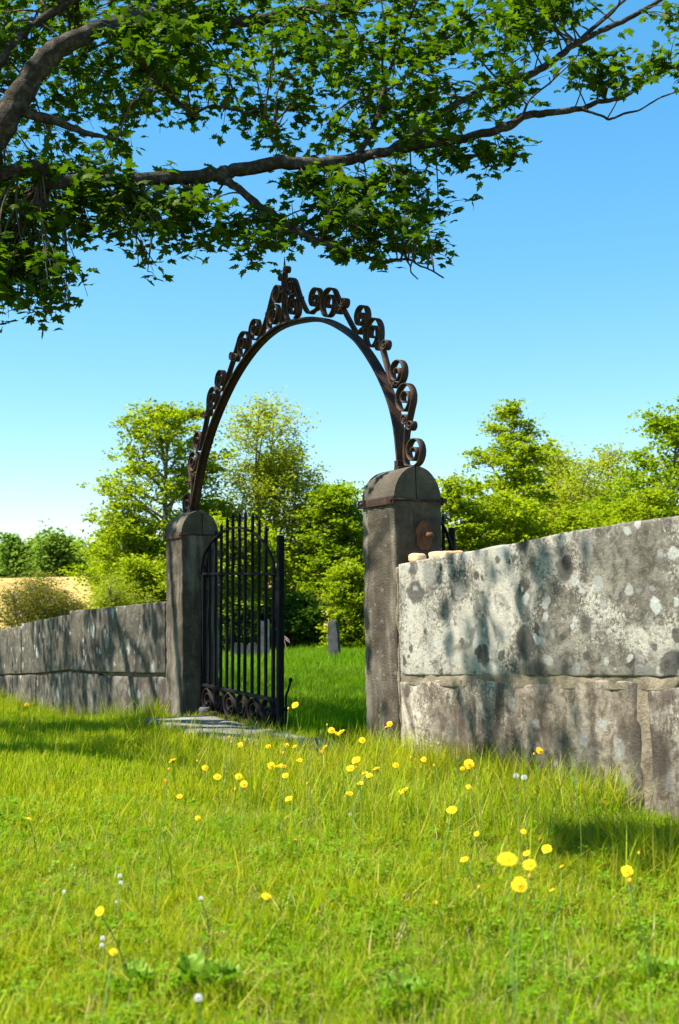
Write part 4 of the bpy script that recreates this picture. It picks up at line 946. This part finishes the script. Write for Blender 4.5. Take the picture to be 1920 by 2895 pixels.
P = scatter(1.6, 6.2, 880); k = nz(P, .9, 3.)+.6*nz(P, 2.6, 8.); grass('lawn_grass', 'short bright grass of the lawn in front of the wall', P, rng.uniform(.6, 1.2, len(P))*np.clip(1+.55*k, .45, 1.8), T_near, .2)
P = scatter(6.2, 11.5, 520); inside = P[:, 1] > .3
grass('lawn_grass', 'short bright grass of the lawn near the gate and long wall', P[~inside], rng.uniform(.75, 1.2, (~inside).sum()), T_mid)
Pin = P[inside]; P2 = scatter(11.5, 17, 230); Pin = np.vstack([Pin, P2[P2[:, 1] > .3]])
T_in = [tuft(20, .07, .19, .09, .0065, 500+i, .4, 'grass_deep') for i in range(4)]
grass('cemetery_grass', 'deep green grass inside the cemetery beyond the gate', Pin, rng.uniform(.8, 1.3, len(Pin)), T_in)
Pout = P2[P2[:, 1] <= .3]; P3 = scatter(17, 30, 95, .42)
grass('lawn_grass', 'distant lawn grass along the long dark wall', Pout, rng.uniform(.8, 1.2, len(Pout)), T_mid)
grass('cemetery_grass', 'grass of the cemetery round the headstones', P3, rng.uniform(.8, 1.4, len(P3)), T_far)
# taller grass: in front of the threshold, along the wall foot, here and there
xs = []
for i in range(1700):
    x = R.uniform(-2.2, 4.3); y = -.03-abs(R.gauss(0, .16)) if (x < -2 or x > 1.7) else -.50-abs(R.gauss(0, .20)); xs.append((x, y))
for i in range(900): xs.append((R.uniform(1.2, 4.4), R.uniform(-1.5, -.35)))
for i in range(260): xs.append((R.uniform(-2.2, 6.8), R.uniform(-4.2, -.4)))
for i in range(170): xs.append((R.uniform(-9, -2.1), -.03-abs(R.gauss(0, .10))))
for i in range(160): a = R.uniform(0, 6.28); r_ = R.uniform(0, .5); xs.append((5.55+r_*math.cos(a), -.85+r_*.7*math.sin(a)))
xs = [q_ for q_ in xs if not (-2.1 < q_[0] < .9 and -1.3 < q_[1] < -.4 and R.random() < .7)]
xs = np.array(xs); xs = xs[~blocked(xs[:, 0], xs[:, 1])]
P = np.column_stack([xs, ground_z(xs[:, 0], xs[:, 1])]); grass('tall_grass', 'longer grass blades standing along the wall foot and threshold', P, rng.uniform(.55, 1.1, len(P)), T_tall, .1)

# ================================================================== FLOWERS
R = random.Random(77)
def head_mesh(kind, k):
    r_ = random.Random(k); mb = MB()
    if kind == 'open':
        V = [(0, 0, .10)]; Fs = []
        for ring, (rad, z, n) in enumerate(((1.0, .16, 17), (.68, .24, 13), (.40, .32, 9))):
            for i in range(n):
                a = 2*math.pi*(i+.3*ring)/n+r_.uniform(-.06, .06); hw_ = math.pi/n*1.05; L = rad*r_.uniform(.88, 1.05); o = len(V)
                for da, rr, zz in ((-hw_*.5, .25, .1), (-hw_, L*.8, z), (-hw_*.3, L, z-.03), (hw_*.3, L, z-.03), (hw_, L*.8, z), (hw_*.5, .25, .1)):
                    V.append((rr*math.cos(a+da), rr*math.sin(a+da), zz+ring*.05))
                Fs.append(tuple(range(o, o+6)))
        mb.add(V, Fs); mb.lathe((0, 0, 0), [(.34, .12), (.30, .38), (.16, .46), (.03, .47)], 9)
    elif kind == 'bud':
        mb.lathe((0, 0, 0), [(.25, -.5), (.62, -.1), (.6, .4), (.35, .95), (.1, 1.0)], 8)
    elif kind == 'clover':
        for i in range(34):
            z = 1-2*(i+.5)/34*.85; rr = math.sqrt(max(0, 1-z*z)); a = i*2.4
            c_ = np.array([rr*math.cos(a), rr*math.sin(a), z]); t1 = np.cross(c_, [0, 0, 1.01]); t1 = t1/np.linalg.norm(t1)*.14; t2 = np.cross(c_, t1)
            mb.add([c_*.3, c_*.85+t1, c_*1.12, c_*.85-t1, c_*.85+t2, c_*.85-t2], [(0, 1, 2, 3), (0, 4, 2, 5)])
    me = bpy.data.meshes.new('flower_head'); me.from_pydata(mb.v, [], mb.f); me.update(); return me
HM = {('open', i): head_mesh('open', i) for i in range(3)}
for k_ in HM: HM[k_].materials.append(M['petal'])
bud = head_mesh('bud', 1); bud.materials.append(M['orange_bud']); clov = head_mesh('clover', 1); clov.materials.append(M['white_petal'])
calyx = MB().lathe((0, 0, 0), [(.08, -.75), (.32, -.55), (.38, -.1), (.28, .1)], 8)
calyx_me = bpy.data.meshes.new('calyx'); calyx_me.from_pydata(calyx.v, [], calyx.f); calyx_me.update(); calyx_me.materials.append(M['stem_green'])
def place(me, name, parent, pos, s, nrm):
    o = bpy.data.objects.new(name, me); COL.objects.link(o); o.parent = parent
    q_ = Vector(nrm).to_track_quat('Z', 'Y'); o.location = tuple(pos-WLOC[parent]); o.rotation_euler = q_.to_euler(); o.scale = (s, s, s); return o
def flower(x, y, size, label, group, kind=None):
    kind = kind or ('open' if size >= 11 else 'bud')
    real = {'open': .017, 'bud': .0065, 'clover': .010}[kind]*R.uniform(.9, 1.15)
    zmin = {'open': .16, 'bud': .14, 'clover': .09}[kind]+R.uniform(0, .10)
    D = real*2*FPX/size
    Dz = (CAM[2]-zmin)/max(1e-3, -(ray(x, y)[2])) if ray(x, y)[2] < 0 else 99
    D = min(D, Dz, 7.2 if x > 420 else 14)
    h = dep(x, y, D); 
    if blocked(h[0], h[1]): D -= .35; h = dep(x, y, D)
    s = size*D/FPX/2
    lean = np.array([R.uniform(-.06, .06), R.uniform(-.06, .06), 0]); base = np.array([h[0], h[1], 0])+lean*1.5; base[2] = float(ground_z(base[0], base[1]))
    root = empty({'open': 'yellow_flower', 'bud': 'flower_bud', 'clover': 'clover_flower'}[kind], base, label, 'flower', group)
    pts = smooth_path([base+(0, 0, -.02), base+(h-base)*.5+np.array([R.uniform(-.02, .02), R.uniform(-.02, .02), 0]), h+np.array([0, 0, -s*.3])], 5)
    obj('stem', MB().tube(pts, np.linspace(.0021, .0014, len(pts)), 5, False), 'stem_green', root, True)
    tocam = (CAM-h)/np.linalg.norm(CAM-h); n_ = np.array([R.gauss(0, .35), R.gauss(0, .35), .55])+SUN*.3+tocam*R.uniform(.1, 1.5); n_ /= np.linalg.norm(n_)
    if kind == 'open': place(HM[('open', R.randrange(3))], 'flower_head', root, h, s*(1.3 if size < 24 else 1.08), n_); place(calyx_me, 'calyx', root, h, s*.9, n_)
    elif kind == 'bud': place(bud, 'bud', root, h, s*1.2, (lean[0]*4, lean[1]*4, 1))
    else: place(clov, 'flower_head', root, h, s*.95, (0, 0, 1))
FL = {
 ('yellow flower on thin bare stem before the threshold slab', 'yellow flowers before the threshold'):
  [(488, 2152, 20), (467, 2209, 16), (580, 2171, 15), (615, 2197, 17), (674, 2196, 16), (690, 2217, 17), (817, 2259, 19), (767, 2165, 18), (799, 2166, 16), (788, 2167, 14), (807, 2193, 15), (847, 2150, 14), (679, 2106, 13), (759, 2111, 12), (810, 2107, 12), (833, 2111, 12), (835, 1994, 18), (909, 2127, 17),
   (920, 2113, 15), (937, 2065, 16), (952, 2075, 18), (965, 2071, 20), (1007, 2150, 22), (991, 2173, 19), (1032, 2186, 14), (1044, 2193, 16), (1065, 2174, 17), (1019, 2215, 15), (988, 2244, 16), (1024, 2093, 15)],
 ('yellow flower on thin bare stem at the foot of the lichen wall', 'yellow flowers along the lichen wall foot'):
  [(1102, 2047, 14), (1093, 2058, 15), (1144, 2236, 22), (1135, 2240, 14), (1119, 2164, 14), (1198, 2147, 13), (1326, 2160, 23), (1308, 2173, 12), (1477, 2128, 16), (1525, 2123, 18), (1532, 2109, 13), (1325, 2225, 13), (1649, 2238, 13), (1712, 2269, 11)],
 ('yellow flower standing in the open lawn in front of the lichen wall', 'yellow flowers in the lawn before the lichen wall'):
  [(1278, 2291, 29), (1480, 2351, 13), (1348, 2358, 13), (1528, 2373, 17), (1546, 2401, 29), (1435, 2431, 50), (1497, 2446, 35), (1490, 2413, 19), (1469, 2501, 42), (1313, 2431, 20), (1773, 2463, 32), (1562, 2517, 13), (1589, 2450, 12), (1864, 2335, 11)],
 ('small yellow flower low in the sunny open grass away from the walls', 'scattered low yellow flowers'):
  [(508, 2252, 13), (82, 2315, 12), (559, 2313, 12), (836, 2376, 14), (283, 2577, 22), (752, 2535, 25), (320, 2692, 18)],
 ('small yellow flower in grass at the foot of the long dark wall', 'yellow flowers at the long dark wall'): [(10, 1969, 11), (75, 1992, 11), (101, 1993, 11)],
}
for (lb, gr), pts in FL.items():
    for x, y, s in pts: flower(x, y, s, lb, gr, 'open')
for x, y, s in [(479, 2176, 10), (558, 2152, 7), (666, 2232, 9), (654, 2099, 7), (649, 2085, 8), (694, 2093, 6), (816, 2004, 8), (802, 2130, 9), (869, 2217, 9), (1009, 2171, 9), (925, 2050, 7), (880, 2125, 7), (722, 2150, 6)]:
    flower(x, y, s, 'closed orange-yellow flower bud on a thin stem before the threshold slab', 'flower buds before the threshold', 'bud')
for x, y, s in [(1162, 2144, 9), (1241, 2103, 8), (1228, 2165, 8), (1510, 2133, 8), (1594, 2200, 9), (1514, 2243, 8), (1823, 2305, 8)]:
    flower(x, y, s, 'closed orange-yellow flower bud at the foot of the lichen wall', 'flower buds along the lichen wall', 'bud')
for x, y, s in [(1497, 2480, 14), (1781, 2491, 15), (1235, 2555, 12), (1807, 2413, 10), (1354, 2509, 11)]:
    flower(x, y, s, 'closed orange-yellow flower bud in the open lawn before the lichen wall', 'flower buds in the lawn', 'bud')
for x, y, s in [(339, 2477, 14), (341, 2496, 13), (290, 2653, 16), (288, 2672, 14), (560, 2822, 26), (568, 2540, 14), (181, 2521, 12), (329, 2550, 9), (991, 2303, 11)]:
    flower(x, y, s, 'small white clover flower low in the sunlit grass', 'white clover flowers', 'clover')
# seed-head stalks
def stalk(x, y, D, label):
    h = dep(x, y, D); base = np.array([h[0]+R.uniform(-.05, .05), h[1]+R.uniform(-.05, .05), 0]); base[2] = float(ground_z(base[0], base[1]))
    root = empty('seed_stalk', base, label, 'grass stalk', 'tall grass stalks with seed heads')
    pts = smooth_path([base+(0, 0, -.02), base+(h-base)*.55+np.array([.01, .01, 0]), h], 6); obj('stem', MB().tube(pts, .0013, 5, False), 'stem_green', root, True)
    for k in range(7):
        t = .66+.34*k/6; p = base+(h-base)*t; a = k*2.3; e = p+np.array([math.cos(a)*.007, math.sin(a)*.007, .014])
        obj('spikelet', MB().tube([p, (p+e)/2, e, e+(e-p)*.5], [.0006, .0017, .0014, .0003], 5), 'seed_husk', root, True)
for x, y, D in [(722, 2050, 5.6), (705, 2120, 5.3), (905, 2075, 5.4), (880, 2110, 5.4), (1075, 2000, 6.2), (640, 2150, 5.2), (1290, 2150, 4.6), (1620, 2170, 4.1), (1345, 2120, 4.8)]:
    stalk(x, y, D, 'tall grass stalk with pale seed head near the gate and lichen wall')
# two fluffy seed balls by the wall
for x, y in ((1459, 2194), (1482, 2199)):
    h = dep(x, y, 4.3); base = np.array([h[0], h[1], float(ground_z(h[0], h[1]))]); root = empty('seed_puff', base, 'pale fluffy seed ball on a stem before the lichen wall', 'seed head', 'fluffy seed balls')
    obj('stem', MB().tube([base+(0, 0, -.02), (base+h)/2+(.01, 0, 0), h], .0016, 5, False), 'seed_husk', root, True); place(clov, 'fluff', root, h, .011, (0, 0, 1))
# broad-leaved weed in the foreground grass
def weed(x, y, z, n, L0, label, seed):
    r_ = random.Random(seed); v = ray(x, y); c_ = CAM+v*(z-CAM[2])/v[2]; base = np.array([c_[0], c_[1], float(ground_z(c_[0], c_[1]))])
    root = empty('broadleaf_weed', base, label, 'weed')
    for i in range(n):
        a = i*2.4+r_.uniform(-.3, .3); L = L0*r_.uniform(.7, 1.15); wd = L*r_.uniform(.5, .68); e0 = r_.uniform(.5, 1.1); V = []; Fs = []; m_ = 8
        for k in range(m_+1):
            t = k/m_; rr = .03+L*t*math.cos(e0)*(1-.12*t); zz = .05+L*t*math.sin(e0)-L*.45*t*t; hw_ = wd*.5*math.sin(math.pi*min(1, t*.92+.06))**.75*(1 if k < m_ else .05)
            wv = .012*math.sin(k*2.2+i)
            for s_, dz in ((-1, .035*hw_/.04+wv), (-.5, .012), (0, -.004), (.5, .012), (1, .035*hw_/.04-wv)):
                px_, py_ = rr, s_*hw_; V.append((base[0]+px_*math.cos(a)-py_*math.sin(a), base[1]+px_*math.sin(a)+py_*math.cos(a), base[2]+zz+dz))
        for k in range(m_):
            for j in range(4): Fs.append((k*5+j, k*5+j+1, k*5+5+j+1, k*5+5+j))
        obj('leaf', MB().add(V, Fs), 'broad_leaf', root, True)
    return root
weed(585, 2800, .03, 9, .105, 'broad-leaved green weed with wavy round leaves in the foreground grass', 3)
weed(370, 2800, .03, 7, .075, 'smaller dark broad-leaved weed beside a bigger one', 5)
weed(1840, 2760, .03, 6, .08, 'small broad-leaved weed in the grass below the lichen wall', 8)
weed(1130, 2820, .03, 6, .07, 'tiny broad-leaved weed in the sunny grass far from the walls', 9)
print('objects', len(scene.objects))
